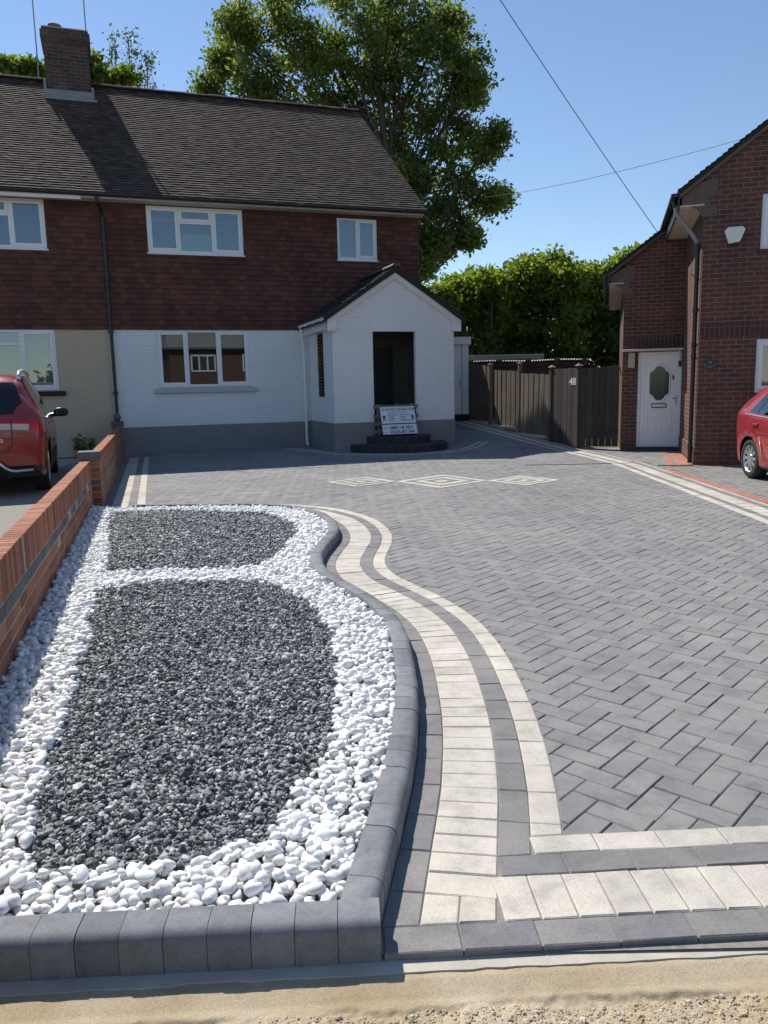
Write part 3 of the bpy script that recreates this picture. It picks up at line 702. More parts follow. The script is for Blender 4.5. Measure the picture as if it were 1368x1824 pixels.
# far section, flush with the pier's drive side
y0, y1 = -.098, .014
fb = MB(); fbl = MB(); xe = XP+8.15
for r in range(8):
    tgt = fbl if r in (2, 5) else fb
    bricks(tgt, XP+.12, xe, y0, y1, -.02+r*.075, -.02+r*.075+.066, .225, off=.1125*(r % 2))
fb.build('brickwork', M['garden_brick'], wall); fbl.build('band_course', M['blue_brick'], wall)
fc = MB(); bricks(fc, XP+.12, xe, y0-.002, y1+.002, .58, .682, .075, .009); fc.build('coping', M['garden_brick'], wall)
def pier(xc, yc, h, name='pier'):
    p = MB(); q = MB(); hw = .112; p2 = MB()
    nr = int(h/.075)
    for r in range(nr):
        t = q if r == 4 else p; z0 = r*.075+.004
        if r % 2: t.box(xc-hw, xc+hw, yc-hw, yc-.004, z0, z0+.066, .003); t.box(xc-hw, xc+hw, yc+.004, yc+hw, z0, z0+.066, .003)
        else: t.box(xc-hw, xc-.004, yc-hw, yc+hw, z0, z0+.066, .003); t.box(xc+.004, xc+hw, yc-hw, yc+hw, z0, z0+.066, .003)
    p.cur = 0; po = p.build(name, M['garden_brick'], wall); qo = q.build('band_course', M['blue_brick'], po)
    c = MB(); c.box(xc-hw+.006, xc+hw-.006, yc-hw+.006, yc+hw-.006, -.05, nr*.075); c.build('mortar_joint', M['mortar'], po)
    k = MB(); k.box(xc-hw-.018, xc+hw+.018, yc-hw-.018, yc+hw+.018, nr*.075+.003, nr*.075+.11, .005); k.build('cap', M['blue_brick'], po)
pier(XP, .012, .61); pier(XP+8.27, .012, .72)
orb = MB(); orb.lathe([(.02, 0), (.045, .01), (.075, .04), (.088, .085), (.075, .13), (.045, .16), (.012, .175)], 14)
pp = W0+WD*(XP+8.27)+Vector((-WD.y, WD.x, 0))*.012
oo = orb.build('ball_ornament', M['blue_brick'], None, True, (pp.x, pp.y, .785)); tag(oo, 'small dark ball sitting on the far end pier of the brick wall by the house', 'ornament')

# ------------------------------------------------------------------ generic building pieces
def wall_holes(mb, x0, x1, z0, z1, y, holes, dep=.10, mp=None):
    mp = mp or (lambda a, b, c: (a, b, c))
    xs = sorted({x0, x1, *[h[0] for h in holes], *[h[1] for h in holes]}); zs = sorted({z0, z1, *[h[2] for h in holes], *[h[3] for h in holes]})
    for i in range(len(xs)-1):
        for j in range(len(zs)-1):
            cx, cz = (xs[i]+xs[i+1])/2, (zs[j]+zs[j+1])/2
            if any(h[0] < cx < h[1] and h[2] < cz < h[3] for h in holes): continue
            mb.face([mp(xs[i], y, zs[j]), mp(xs[i+1], y, zs[j]), mp(xs[i+1], y, zs[j+1]), mp(xs[i], y, zs[j+1])])
    for a, b, c, d in holes:
        for p, q in (((a, c), (a, d)), ((a, d), (b, d)), ((b, d), (b, c)), ((b, c), (a, c))):
            mb.face([mp(p[0], y, p[1]), mp(q[0], y, q[1]), mp(q[0], y+dep, q[1]), mp(p[0], y+dep, p[1])])
def tiles(mb, o, ea, eu, en, length, height, gauge, width, lift=.022, thick=.012, jit=.003, clip=None, x_start=0.0, taper=0.0):
    length0 = length
    o = Vector(o); ea = Vector(ea); eu = Vector(eu); en = Vector(en); rows = int(math.ceil(height/gauge))
    for r in range(rows):
        s0 = r*gauge; length = length0-taper*s0/height; s1 = min(s0+gauge*1.12, height+.01); x = x_start-(width/2 if r % 2 else 0)
        while x < length:
            a, b = max(x+.002, x_start), min(x+width-.002, length); x += width
            if b-a < .012: continue
            ivs = [(a, b)]
            if clip:
                for (cx0, cx1, cs0, cs1) in clip:
                    if s0+gauge*.6 > cs0 and s0 < cs1-.02:
                        nv = []
                        for (p, q) in ivs:
                            if q <= cx0 or p >= cx1: nv.append((p, q)); continue
                            if p < cx0: nv.append((p, cx0))
                            if q > cx1: nv.append((cx1, q))
                        ivs = nv
            for p, q in ivs:
                if q-p < .01: continue
                j1, j2 = random.gauss(0, jit), random.gauss(0, jit); jz = random.gauss(0, jit*.6)
                P = [o+ea*p+eu*(s0+jz)+en*(lift+j1), o+ea*q+eu*(s0+jz)+en*(lift+j2), o+ea*q+eu*s1+en*.003, o+ea*p+eu*s1+en*.003]
                B = [P[0]-en*thick, P[1]-en*thick]
                mb.add([*P, *B], [(0, 1, 2, 3), (4, 5, 1, 0), (4, 0, 3), (1, 5, 2)])
def bar(mb, x0, x1, z0, z1, y0, y1, c=.005): mb.box(x0, x1, y0, y1, z0, z1, c)
def window(parent, x0, x1, z0, z1, y, cols, sash=(), transom=None, sill=None, backing=None, label=None, fw=.055, room=True, sillm=None):
    """cols: list of mullion x positions; sash: indices of opening lights; transom: {col: z}"""
    f = MB(); g = MB(); xs = [x0]+list(cols)+[x1]; d0, d1 = y, y+.07
    bar(f, x0, x0+fw, z0, z1, d0, d1); bar(f, x1-fw, x1, z0, z1, d0, d1); bar(f, x0+fw, x1-fw, z1-fw, z1, d0+.001, d1-.001); bar(f, x0+fw, x1-fw, z0, z0+fw*1.15, d0+.001, d1-.001)
    for c in cols: bar(f, c-.03, c+.03, z0+fw*1.15, z1-fw, d0+.002, d1-.002)
    for i in range(len(xs)-1):
        a = xs[i]+(fw if i == 0 else .03); b = xs[i+1]-(fw if i == len(xs)-2 else .03); lights = [(z0+fw*1.15, z1-fw, i)]
        if transom and i in transom:
            zt = transom[i]; bar(f, a, b, zt-.03, zt+.03, d0+.003, d1-.003); lights = [(z0+fw*1.15, zt-.03, i), (zt+.03, z1-fw, (i, 't'))]
        for za, zb, key in lights:
            e = .0
            if key in sash:
                s_ = .05; dd = d0-.016
                bar(f, a-.012, a+s_, za-.012, zb+.012, dd, dd+.04); bar(f, b-s_, b+.012, za-.012, zb+.012, dd, dd+.04); bar(f, a+s_, b-s_, za-.012, za+s_, dd+.001, dd+.039); bar(f, a+s_, b-s_, zb-s_, zb+.012, dd+.001, dd+.039)
                g.box(a+s_-.004, b-s_+.004, dd+.014, dd+.022, za+s_-.004, zb-s_+.004)
            else: g.box(a-.004, b+.004, d0+.028, d0+.036, za-.004, zb+.004)
    o = f.build('window', M['upvc'], parent)
    if label: o['label'] = label
    g.build('pane', M['glass'], o)
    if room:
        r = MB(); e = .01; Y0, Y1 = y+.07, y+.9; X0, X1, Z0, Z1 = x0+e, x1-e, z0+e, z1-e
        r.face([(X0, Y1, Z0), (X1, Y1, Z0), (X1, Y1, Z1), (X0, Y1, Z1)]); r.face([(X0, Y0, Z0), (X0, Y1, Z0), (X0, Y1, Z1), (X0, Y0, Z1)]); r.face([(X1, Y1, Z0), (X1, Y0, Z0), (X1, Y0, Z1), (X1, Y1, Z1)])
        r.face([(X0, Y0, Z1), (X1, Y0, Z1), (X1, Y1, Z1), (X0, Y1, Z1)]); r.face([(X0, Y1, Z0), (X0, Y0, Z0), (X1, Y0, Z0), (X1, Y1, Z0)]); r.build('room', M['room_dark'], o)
    if sill:
        s_ = MB(); s_.box(x0-sill[0], x1+sill[0], y-sill[1], y+.05, z0-sill[2], z0-.001, .008); s_.build('sill', sillm or M['upvc'], o)
    return o
def wavy(mb, x0, x1, z0, z1, y, amp=.02, wl=.09, taper=0.0):
    n = int((x1-x0)/.012); xs = np.linspace(x0, x1, n)
    ys = y+amp*np.sin(xs/wl*6.283+1.3*np.sin(xs*9))
    for i in range(n-1): mb.face([(xs[i], ys[i], z0), (xs[i+1], ys[i+1], z0), (xs[i+1], ys[i+1], z1), (xs[i], ys[i], z1)])
def gutter(mb, p0, p1, r=.055, n=8):
    p0 = Vector(p0); p1 = Vector(p1); t = (p1-p0).normalized(); e = t.cross(Vector((0, 0, 1))).normalized()
    vs = []; 
    for P in (p0, p1):
        for k in range(n+1): a = math.pi+math.pi*k/n; vs.append(P+e*math.cos(a)*r+Vector((0, 0, 1))*math.sin(a)*r*1.05)
        for k in range(n, -1, -1): a = math.pi+math.pi*k/n; vs.append(P+e*math.cos(a)*(r-.006)+Vector((0, 0, 1))*(math.sin(a)*(r-.006)*1.05))
    m2 = 2*(n+1); mb.add(vs, [(k, (k+1) % m2, m2+(k+1) % m2, m2+k) for k in range(m2)]+[(0, 1, m2-2, m2-1)]*0)
    for P, sgn in ((0, 1), (m2, -1)): mb.add([vs[P+k] for k in range(n+1)], [tuple(range(n+1))])

# ------------------------------------------------------------------ the pair of houses
EZ, RY, RZ = 5.58, 3.7, 9.13; RIN = .42
SL = math.atan2(RZ-EZ, RY+.40); eu = (0, math.cos(SL), math.sin(SL)); en = (0, -math.sin(SL), math.cos(SL)); SLEN = math.hypot(RY+.40, RZ-EZ)
def house_shell(root, x0, x1, wallmat, holes_lo, holes_up, plinth, rx0, rx1, side_r=True):
    lo = MB(); wall_holes(lo, x0, x1, .62 if plinth else 0, 2.83, 0, holes_lo)
    lo.build('wall', wallmat, root)
    if plinth:
        p = MB(); p.box(x0, x1, -.012, .1, -.15, .62); p.build('plinth', M['grey_plinth'], root)
    up = MB(); wall_holes(up, x0, x1, 2.83, 5.56, .012, holes_up)
    for X in ((x1,) if side_r else (x0,)):
        pts = [(X, 0.0, -.1), (X, 7.4, -.1), (X, 7.4, 5.4), (X-(RIN if side_r else 0), RY, RZ-.15), (X, 0.0, 5.4)]; up.face(pts if side_r else pts[::-1])
    up.face([(x1, 7.4, -.1), (x0, 7.4, -.1), (x0, 7.4, 5.5), (x1, 7.4, 5.5)])
    up.build('backing_wall', M['red_brick'], root)
    ht = MB(); zc = 2.80
    clip = [(h[0]-x0, h[1]-x0, h[2]-zc, h[3]-zc) for h in holes_up]
    tiles(ht, (x0, .008, zc), (1, 0, 0), (0, 0, 1), (0, -1, 0), x1-x0, 5.56-zc, .1145, .165, .030, .012, .0022, clip)
    ht.build('hung_tiles', M['hung_tile'], root)
    rf = MB(); tiles(rf, (rx0, -.40, EZ), (1, 0, 0), eu, en, rx1-rx0, SLEN, .104, .168, .027, .015, .0022, taper=RIN if side_r else 0); ro_ = rf.build('roof', M['roof_tile'], root)
    un = MB(); A = Vector((rx0, -.38, EZ-.005)); B = Vector((rx1, -.38, EZ-.005)); ri = RIN if side_r else 0; C_ = Vector((rx1-ri, RY, RZ-.01)); D = Vector((rx0, RY, RZ-.01))
    un.face([A, B, C_, D]); E = Vector((rx1, 7.8, EZ)); G = Vector((rx0, 7.8, EZ)); un.face([D, C_, E, G])
    un.face([(rx0, -.36, EZ-.06), (rx0, RY, RZ-.08), (rx1-ri, RY, RZ-.08), (rx1, -.36, EZ-.06)])
    if side_r:
        un.face([(rx1-.001, -.40, EZ-.06), (rx1-ri-.001, RY, RZ-.07), (rx1-ri-.001, RY, RZ+.005), (rx1-.001, -.40, EZ+.01)]); un.face([(rx1-ri-.001, RY, RZ-.07), (rx1-.001, 7.8, EZ-.06), (rx1-.001, 7.8, EZ), (rx1-ri-.001, RY, RZ+.005)])
    un.build('underlay', M['under'], ro_)
    rd_ = MB(); x = rx0
    rxe = rx1-(RIN if side_r else 0)
    while x < rxe-.05:
        xe_ = min(x+.3, rxe); pts = []; h = random.gauss(0, .004)
        for X in (x, xe_-.006):
            for k in range(9): a = math.pi*k/8; pts.append((X, RY-math.cos(a)*.115, RZ+.0+h+math.sin(a)*.075))
        rd_.add(pts, [(k, 9+k, 10+k, k+1) for k in range(8)]+[tuple(range(9)), tuple(reversed(range(9, 18)))]); x += .3
    rd_.build('ridge', M['roof_tile'], ro_)
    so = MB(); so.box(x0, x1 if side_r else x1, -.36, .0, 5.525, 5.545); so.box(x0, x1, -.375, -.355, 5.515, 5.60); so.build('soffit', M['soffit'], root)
    gu = MB(); gutter(gu, (rx0, -.435, 5.60), (rx1, -.435, 5.60), .056)
    gu.build('gutter', M['black_pl'], root)
house = empty('semi_detached_house', O, AL, 'white painted house with red hung tiles above and an open gabled porch', 'house')
W1 = (.75, 2.88, 4.49, 5.50); W2 = (5.15, 6.15, 4.47, 5.45); W3 = (.80, 2.90, 1.50, 2.80)
house_shell(house, -.23, 7.26, M['white_wall'], [W3], [W1, W2], True, -.23, 7.36, True)
w1 = window(house, *W1[:4], -.01, [1.44, 2.19], sash=(0, 2, (1, 't')), transom={1: 5.17}, sill=(.03, .05, .035))
b = MB(); b.face([(.76, .10, 4.5), (2.87, .10, 4.5), (2.87, .10, 5.49), (.76, .10, 5.49)]); b.build('blind', M['blind_dim'], w1)
b = MB(); b.box(.82, 1.40, .07, .09, 5.21, 5.235); b.box(2.24, 2.82, .07, .09, 5.19, 5.215); b.box(1.5, 2.12, .07, .09, 5.27, 5.29); wavy(b, 1.48, 2.16, 4.55, 4.93, .075, .008); b.build('curtain', M['blind'], w1)
w2 = window(house, *W2[:4], -.01, [5.64], sash=(1,), sill=(.03, .05, .035))
b = MB(); b.face([(5.16, .10, 4.5), (6.14, .10, 4.5), (6.14, .10, 5.44), (5.16, .10, 5.44)]); b.build('blind', M['blind_dim'], w2)
w3 = window(house, *W3[:4], .03, [1.47, 2.17], sash=(0, 2))
b = MB()
for i in range(6):
    zz = 2.74-i*.062; b.box(.83, 2.87, .13+.004*(i % 2), .14+.004*(i % 2), zz-.058, zz-.004)
b.build('blind', M['blind'], w3)
s_ = MB(); s_.box(.68, 3.04, -.10, .03, 1.37, 1.485, .012); s_.box(.79, 2.91, -.02, .05, 1.485, 1.515, .004); s_.build('sill', M['stone_sill'], w3)
# small things at the eaves and walls
ov = MB(); ov.box(-.60, -.24, -.475, -.40, 5.45, 5.53, .006); 
# rainwater pipe between the houses
dp = MB(); px_ = -.17
dp.tube([(px_-.10, -.42, 5.55), (px_-.08, -.40, 5.44), (px_-.02, -.14, 5.30), (px_, -.075, 5.20), (px_, -.075, 3.2), (px_, -.075, .05)], .038, 10)
for z_ in (5.05, 3.9, 2.75, 1.4): dp.box(px_-.06, px_+.06, -.085, -.02, z_-.02, z_+.02, .004); dp.tube([(px_, -.075, z_-.04), (px_, -.075, z_+.04)], .046, 10)
dp.build('downpipe', M['black_pl'], house)
hs = MB(); 
for x_ in (.05,): hs.box(-.225, -.205, -.02, .0, .62, 2.83)

# porch
PX0, PX1, PY = 4.33, 7.20, -2.21; PCX = 5.765
DX0, DX1, DZ0, DZ1 = 5.25, 6.26, .34, 2.62
pw = MB(); wall_holes(pw, PX0, PX1, .64, 2.72, PY, [(DX0, DX1, .64, DZ1)], .11)
pw.face([(PX0, PY, 2.72), (PX1, PY, 2.72), (PX1, PY, 2.93), (PCX, PY, 3.83), (PX0, PY, 2.93)])
sm = lambda a, b_, c: (PX0+(b_), -a, c)
wall_holes(pw, 0.0, -PY, .64, 2.9, 0.0, [(.84, 1.42, 1.21, 2.66)], .11, mp=lambda a, b_, c: (PX0+b_, -a, c))
pw.face([(PX1, PY, .64), (PX1, 0, .64), (PX1, 0, 2.9), (PX1, PY, 2.9)])
porch = pw.build('porch', M['white_wall'], house)
pp_ = MB(); pp_.box(PX0-.012, DX0, PY-.012, PY+.12, -.15, .64); pp_.box(DX1, PX1+.012, PY-.012, PY+.12, -.15, .64); pp_.box(PX0-.012, PX0+.11, PY+.12, -.013, -.15, .64); pp_.box(PX1-.11, PX1+.012, PY+.12, -.013, -.15, .64); pp_.box(DX0, DX1, PY+.002, PY+.12, -.15, .33); pp_.build('plinth', M['grey_plinth'], porch)
pi_ = MB(); a, b_, c, d = PX0+.11, PX1-.11, PY+.11, -.014
wall_holes(pi_, -a, -a+0, 0, 0, 0, []) if False else None
wall_holes(pi_, -d, -c, .3, 2.75, 0, [(.84, 1.42, 1.21, 2.66)], 0.0, mp=lambda p, q, r: (a+q, -p, r))
wall_holes(pi_, a, b_, .3, 2.75, c, [(DX0, DX1, .3, DZ1)], 0.0); pi_.face([(b_, c, .3), (b_, d, .3), (b_, d, 2.75), (b_, c, 2.75)]); pi_.face([(a, d, .3), (b_, d, .3), (b_, d, 2.75), (a, d, 2.75)])
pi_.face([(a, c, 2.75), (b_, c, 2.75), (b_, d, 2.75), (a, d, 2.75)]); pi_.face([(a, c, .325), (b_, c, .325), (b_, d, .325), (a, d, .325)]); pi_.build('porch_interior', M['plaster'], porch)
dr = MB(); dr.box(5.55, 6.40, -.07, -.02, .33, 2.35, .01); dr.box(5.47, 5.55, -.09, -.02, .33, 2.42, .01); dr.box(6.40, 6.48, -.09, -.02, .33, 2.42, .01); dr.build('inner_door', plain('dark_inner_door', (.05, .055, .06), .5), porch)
psl = math.atan2(3.98-2.90, PCX-4.10); ct, st = math.cos(psl), math.sin(psl); plen = math.hypot(3.98-2.90, PCX-4.10)
pr_ = MB(); tiles(pr_, (4.10, .0, 2.90), (0, -1, 0), (ct, 0, st), (-st, 0, ct), 2.42, plen, .13, .2, .030, .022, .0015)
tiles(pr_, (2*PCX-4.10, -2.42, 2.90), (0, 1, 0), (-ct, 0, st), (st, 0, ct), 2.42, plen, .13, .2, .030, .022, .0015)
proof = pr_.build('porch_roof', M['slate'], porch)
pu = MB()
for sg in (1, -1):
    e = lambda x_: PCX+sg*(x_-PCX)
    q = [(e(4.10), 2.895), (PCX, 3.975), (PCX, 3.885), (e(4.12), 2.805)]
    pu.extr_y(q if sg > 0 else q[::-1], -2.415, 0.0)
pu.build('underlay', M['under'], proof)
rg = MB(); yy_ = -2.44
while yy_ < 0:
    pts = []
    for Y_ in (yy_, min(yy_+.44, 0)-.006):
        for k in range(9): aa = math.pi*k/8; pts.append((PCX+math.cos(aa)*.10, Y_, 3.985+math.sin(aa)*.075))
    rg.add(pts, [(k, k+1, 10+k, 9+k) for k in range(8)]+[tuple(range(9)), tuple(reversed(range(9, 18)))]); yy_ += .44
rg.build('ridge', M['slate'], proof)
bb = MB()
for sg in (1, -1):
    e = lambda x_: PCX+sg*(x_-PCX)
    q = [(e(4.22), 2.89), (PCX, 3.865), (PCX, 3.765), (e(4.22), 2.765)]; q = q if sg > 0 else q[::-1]
    bb.extr_y(q, -2.33, -2.305); bb.extr_y([(x_, z_-.02) for x_, z_ in q], -2.303, -2.212)
    q2 = [(e(4.20), 2.62), (e(4.20), 2.89), (e(4.40), 2.97), (e(4.40), 2.62)]; bb.extr_y(q2 if sg < 0 else q2[::-1], -2.336, -2.215)
bb.build('bargeboard', M['white_board'], porch)
fs_ = MB(); fs_.box(4.20, 4.222, -2.30, 0, 2.66, 2.86); fs_.box(4.222, PX0, -2.30, 0, 2.655, 2.672); fs_.box(2*PCX-4.222, 2*PCX-4.20, -2.30, 0, 2.66, 2.86); fs_.build('fascia', M['white_board'], porch)
gt = MB(); gutter(gt, (4.135, -2.37, 2.895), (4.135, -.02, 2.895), .055); gutter(gt, (2*PCX-4.135, -2.37, 2.895), (2*PCX-4.135, -.02, 2.895), .055); 
for y_ in (-2.2, -1.5, -.8, -.2): gt.box(4.075, 4.20, y_-.015, y_+.015, 2.83, 2.86)
gt.build('gutter', M['upvc'], porch)
pd = MB(); pd.tube([(4.14, -.16, 2.85), (4.14, -.16, 2.62), (4.17, -.14, 2.50), (4.20, -.10, 2.42), (4.20, -.10, .20), (4.20, -.13, .09), (4.20, -.20, .05)], .034, 10)
for z_ in (2.45, 1.65, .78): pd.tube([(4.20, -.10, z_-.035), (4.20, -.10, z_+.035)], .041, 10); pd.box(4.15, 4.25, -.06, -.01, z_-.02, z_+.02, .003)
pd.build('downpipe', M['upvc'], porch)
rj = MB()
for k in range(19): z_ = 1.22+k*.075; rj.box(PX0+.02, PX0+.10, -.86+.02*((k*7) % 3)/2-.03, -.82, z_, z_+.066, .004)
rj.build('ragged_brick_edge', M['chimney_brick'], porch)

# neighbouring half
nh = empty('semi_detached_house', O-ul*.23, AL, 'cream painted half of the pair with red hung tiles and a tall brick chimney', 'house')
def NX(x_): return x_+.23
NW1 = (-3.24, -1.11, 4.49, 5.51); NW2 = (-3.24, -1.11, 1.50, 2.80)
house_shell(nh, -7.0, 0.0, M['cream_wall'], [NW2], [NW1], False, -7.0, 0.0, False)
nw = window(nh, *NW1, -.01, [-2.55, -1.80], sash=(0, 2, (1, 't')), transom={1: 5.18}, sill=(.03, .06, .035))
b = MB(); wavy(b, -3.2, -1.15, 4.52, 5.48, .12, .016, .13); b.build('curtain', M['blind_dim'], nw)
nw = window(nh, *NW2, -.01, [-2.55, -1.80], sash=(0, 2), transom={1: 2.50})
b = MB()
x_ = -3.2
while x_ < -1.18: b.box(x_, x_+.085, .10, .104, 1.56, 2.76); b.box(x_+.07, x_+.09, .108, .112, 1.56, 2.76); x_ += .093
b.build('blind', M['vblind'], nw)
s_ = MB(); s_.box(-3.36, -.98, -.10, .0, 1.375, 1.475, .008); s_.build('sill', M['under'], nw)
ff = MB(); ff.box(-2.9, -.35, -.40, -.376, 5.47, 5.60, .004); ff.build('fascia', M['white_board'], nh)
for (x0_, x1_, y0_, y1_) in ((-.98, .05, 3.16, 4.2),):
    ch = MB(); ch.box(x0_, x1_, y0_, y1_, 8.3, 9.88); ch.box(x0_-.03, x1_+.03, y0_-.03, y1_+.03, 9.88, 9.96); ch.box(x0_-.055, x1_+.055, y0_-.055, y1_+.055, 9.96, 10.13); ch.box(x0_-.02, x1_+.02, y0_-.02, y1_+.02, 10.13, 10.20)
    cho = ch.build('chimney', M['chimney_brick'], nh)
    fl = MB(); fl.box(x0_-.03, x1_+.03, y0_-.13, y0_-.004, 8.55, 8.76); fl.box(x0_-.06, x0_-.004, y0_-.12, y0_+.4, 8.6, 8.98); fl.box(x1_+.004, x1_+.06, y0_-.12, y0_+.25, 8.6, 8.88)
    fl.box(x0_-.05, x1_+.12, y0_-.24, y0_-.13, 8.50, 8.56); fl.build('flashing', M['lead'], cho)
    po = MB(); po.lathe([(.10, 0), (.155, .02), (.165, .09), (.14, .12), (.15, .2), (.165, .24), (.12, .25)], 16, (x0_+.28, y0_+.45, 10.19)); po.lathe([(.10, 0), (.16, .02), (.165, .10), (.14, .15), (.10, .17)], 16, (x0_+.75, y0_+.5, 10.19)); po.build('chimney_pot', M['pot'], cho, True)
fm = MB(); fm.box(x0_-.01, x1_+.01, y0_-.01, y1_+.01, 10.195, 10.23)
fm.build('flaunching', M['mortar'], cho)
def Lw(u, n, z): return Vector(fromL(u, n, z))
def aerial(u, n, z0, z1, lab, boom):
    m = MB(); c = Lw(u, n, 0); m.tube([(0, 0, 0), (.0, 0, z1-z0)], .017, 8)
    if boom:
        m.tube([(-.55, 0, z1-z0-.15), (.6, .1, z1-z0-.10)], .010, 6)
        for k in range(8): x_ = -.5+k*.15; m.tube([(x_, -.16, z1-z0-.145+k*.006), (x_, .22, z1-z0-.145+k*.006)], .005, 5)
    m.tube([(-.12, 0, .12), (.10, 0, .10)], .012, 6); o = m.build('tv_aerial', M['galv'], None, False, (c.x, c.y, z0)); tag(o, lab, 'aerial'); return o
aerial(-1.40, 3.9, 9.1, 12.0, 'thin grey aerial pole rising left of the brick chimney', False)
aerial(-.20, 3.85, 9.8, 11.55, 'thin grey aerial pole strapped to the right side of the brick chimney', True)

# ------------------------------------------------------------------ porch steps, pallet, signboard
M['step'] = block_mat('near_black_step_block', (0.022, 0.024, 0.030), (0.045, 0.047, 0.055), (0.032, 0.033, 0.040), mott=9.0)
stp = empty('doorstep', fromL(5.80, PY-.012), AL, 'two curved charcoal block steps at the open porch doorway', 'steps')
def tier(name, a, b, z0, z1, n):
    mb = MB(); C = [(-a*math.cos(math.pi*k/n), -b*math.sin(math.pi*k/n)) for k in range(n+1)]
    for k in range(n):
        p, q = np.array(C[k]), np.array(C[k+1]); f = .90; g = (q-p)*.012; p2, q2 = (p*f), (q*f)
        lay = [(p+g, q-g, z0), (p+g, q-g, z1-.022), ((p*.985)+g, (q*.985)-g, z1-.006), ((p*.965)+g, (q*.965)-g, z1), (p2+g, q2-g, z1)]
        vs = [(*t_[i], t_[2]) for t_ in lay for i in (0, 1)]; mb.add(vs, [(2*i, 2*i+1, 2*i+3, 2*i+2) for i in range(4)])
        mb.add([(*(p+g), z0), (*(p+g), z1-.02), (*(p*f), z1-.02), (*(p*f), z0)], [(0, 1, 2, 3)])
    o = mb.build(name, M['step'], stp)
    c = MB(); C2 = [(x_*.985, y_*.985) for x_, y_ in C]; c.prism(C2, z0, z1-.024); C3 = [(x_*.905, y_*.905) for x_, y_ in C]; c.prism(C3, z1-.024, z1-.002); c.build('infill', M['step'], o)
tier('lower_tread', 1.13, 1.02, 0, .165, 30); tier('upper_tread', .75, .66, .165, .33, 22)
pl_ = empty('pallet', fromL(5.74, -2.28, .335), AL, 'small slatted wooden pallet leaning in the porch doorway behind the sign', 'pallet')
pl_.rotation_euler = (R(-7), 0, AL)
for z_ in (.05, .22, .39, .60): 
    m_ = MB(); m_.box(-.52, .53+.02*(z_ > .3), -.02, 0, z_, z_+.075, .004); m_.build('slat', M['pallet_wood'], pl_)
for x_ in (-.40, .06, .42): m_ = MB(); m_.box(x_-.03, x_+.03, .0, .07, 0, .70, .004); m_.build('bearer', M['pallet_wood'], pl_)
for z_ in (.08, .35, .60): m_ = MB(); m_.box(-.5, .5, .07, .088, z_, z_+.075, .003); m_.build('slat', M['pallet_wood'], pl_)
def text(body, size, mat, parent, loc, rot=(math.pi/2, 0, 0), name='lettering', align='LEFT', bold=0.0, sx=1.0, ext=.0006):
    cu = bpy.data.curves.new(name, 'FONT'); cu.body = body; cu.size = size; cu.align_x = align; cu.extrude = ext; cu.offset = bold
    t_ = bpy.data.objects.new(name, cu); link(t_); bpy.context.view_layer.update()
    me = bpy.data.meshes.new_from_object(t_.evaluated_get(bpy.context.evaluated_depsgraph_get())); bpy.data.objects.remove(t_)
    me.materials.clear(); me.materials.append(mat); o = bpy.data.objects.new(name, me); link(o); o.parent = parent; o.location = loc; o.rotation_euler = rot; o.scale = (sx, 1, 1); return o
sg_ = empty('sign_board', fromL(5.695, -2.68, .375), AL, 'white paving contractors sign board with navy phone numbers leaning on the pallet', 'sign board')
sg_.rotation_euler = (R(-20), 0, AL)
m_ = MB(); m_.box(-.405, .405, 0, .008, 0, .635, .002); bo = m_.build('board', M['sign_white'], sg_)
Yt = -.0012
text('L.E. PAVING CONTRACTORS', .077, M['ink_black'], bo, (-.385, Yt, .545), bold=.0012, sx=.80)
text('Bespoke Driveways & Patios', .040, M['ink_navy'], bo, (0, Yt, .493), align='CENTER', sx=.92)
for i, (a_, b2) in enumerate((('Block Paving', 'Fence Erection'), ('Tarmac', 'Fencing'), ('Concrete', 'Turfing'), ('Patterns', 'Artificial Lawns'))):
    z_ = .438-i*.044; text('\u2022 '+a_, .041, M['ink_navy'], bo, (-.255, Yt, z_), bold=.0006); text('\u2022 '+b2, .041, M['ink_navy'], bo, (.02, Yt, z_), bold=.0006)
text('0800 145 5011', .100, M['ink_navy'], bo, (-.225, Yt, .118), bold=.0022, sx=.90); text('01634 871 544', .100, M['ink_navy'], bo, (-.225, Yt, .022), bold=.0022, sx=.92)
text('Freephone', .028, M['ink_navy'], bo, (-.385, Yt, .135)); text('Office', .028, M['ink_navy'], bo, (-.385, Yt, .045))
m_ = MB(); m_.box(-.40, .40, -.0015, 0, .228, .252); m_.box(-.395, .34, -.0025, 0, -.012, .004); m_.build('stripe', M['ink_navy'], bo)
for x_ in (-.335, .335):
    m_ = MB(); m_.lathe([(.036, 0), (.036, .0015), (.020, .0015)], 18); ob = m_.build('rosette', M['ink_red'], bo, False, (x_, Yt+.001, .40), (math.pi/2, 0, 0))
    m_ = MB(); m_.extr_y([(x_-.035, .31), (x_-.012, .375), (x_+.002, .372), (x_-.015, .30), (x_-.022, .325)], -.001, 0); m_.extr_y([(x_+.035, .31), (x_+.022, .325), (x_+.015, .30), (x_-.002, .372), (x_+.012, .375)][::1], -.001, 0); m_.build('ribbon', M['ink_navy'], bo)

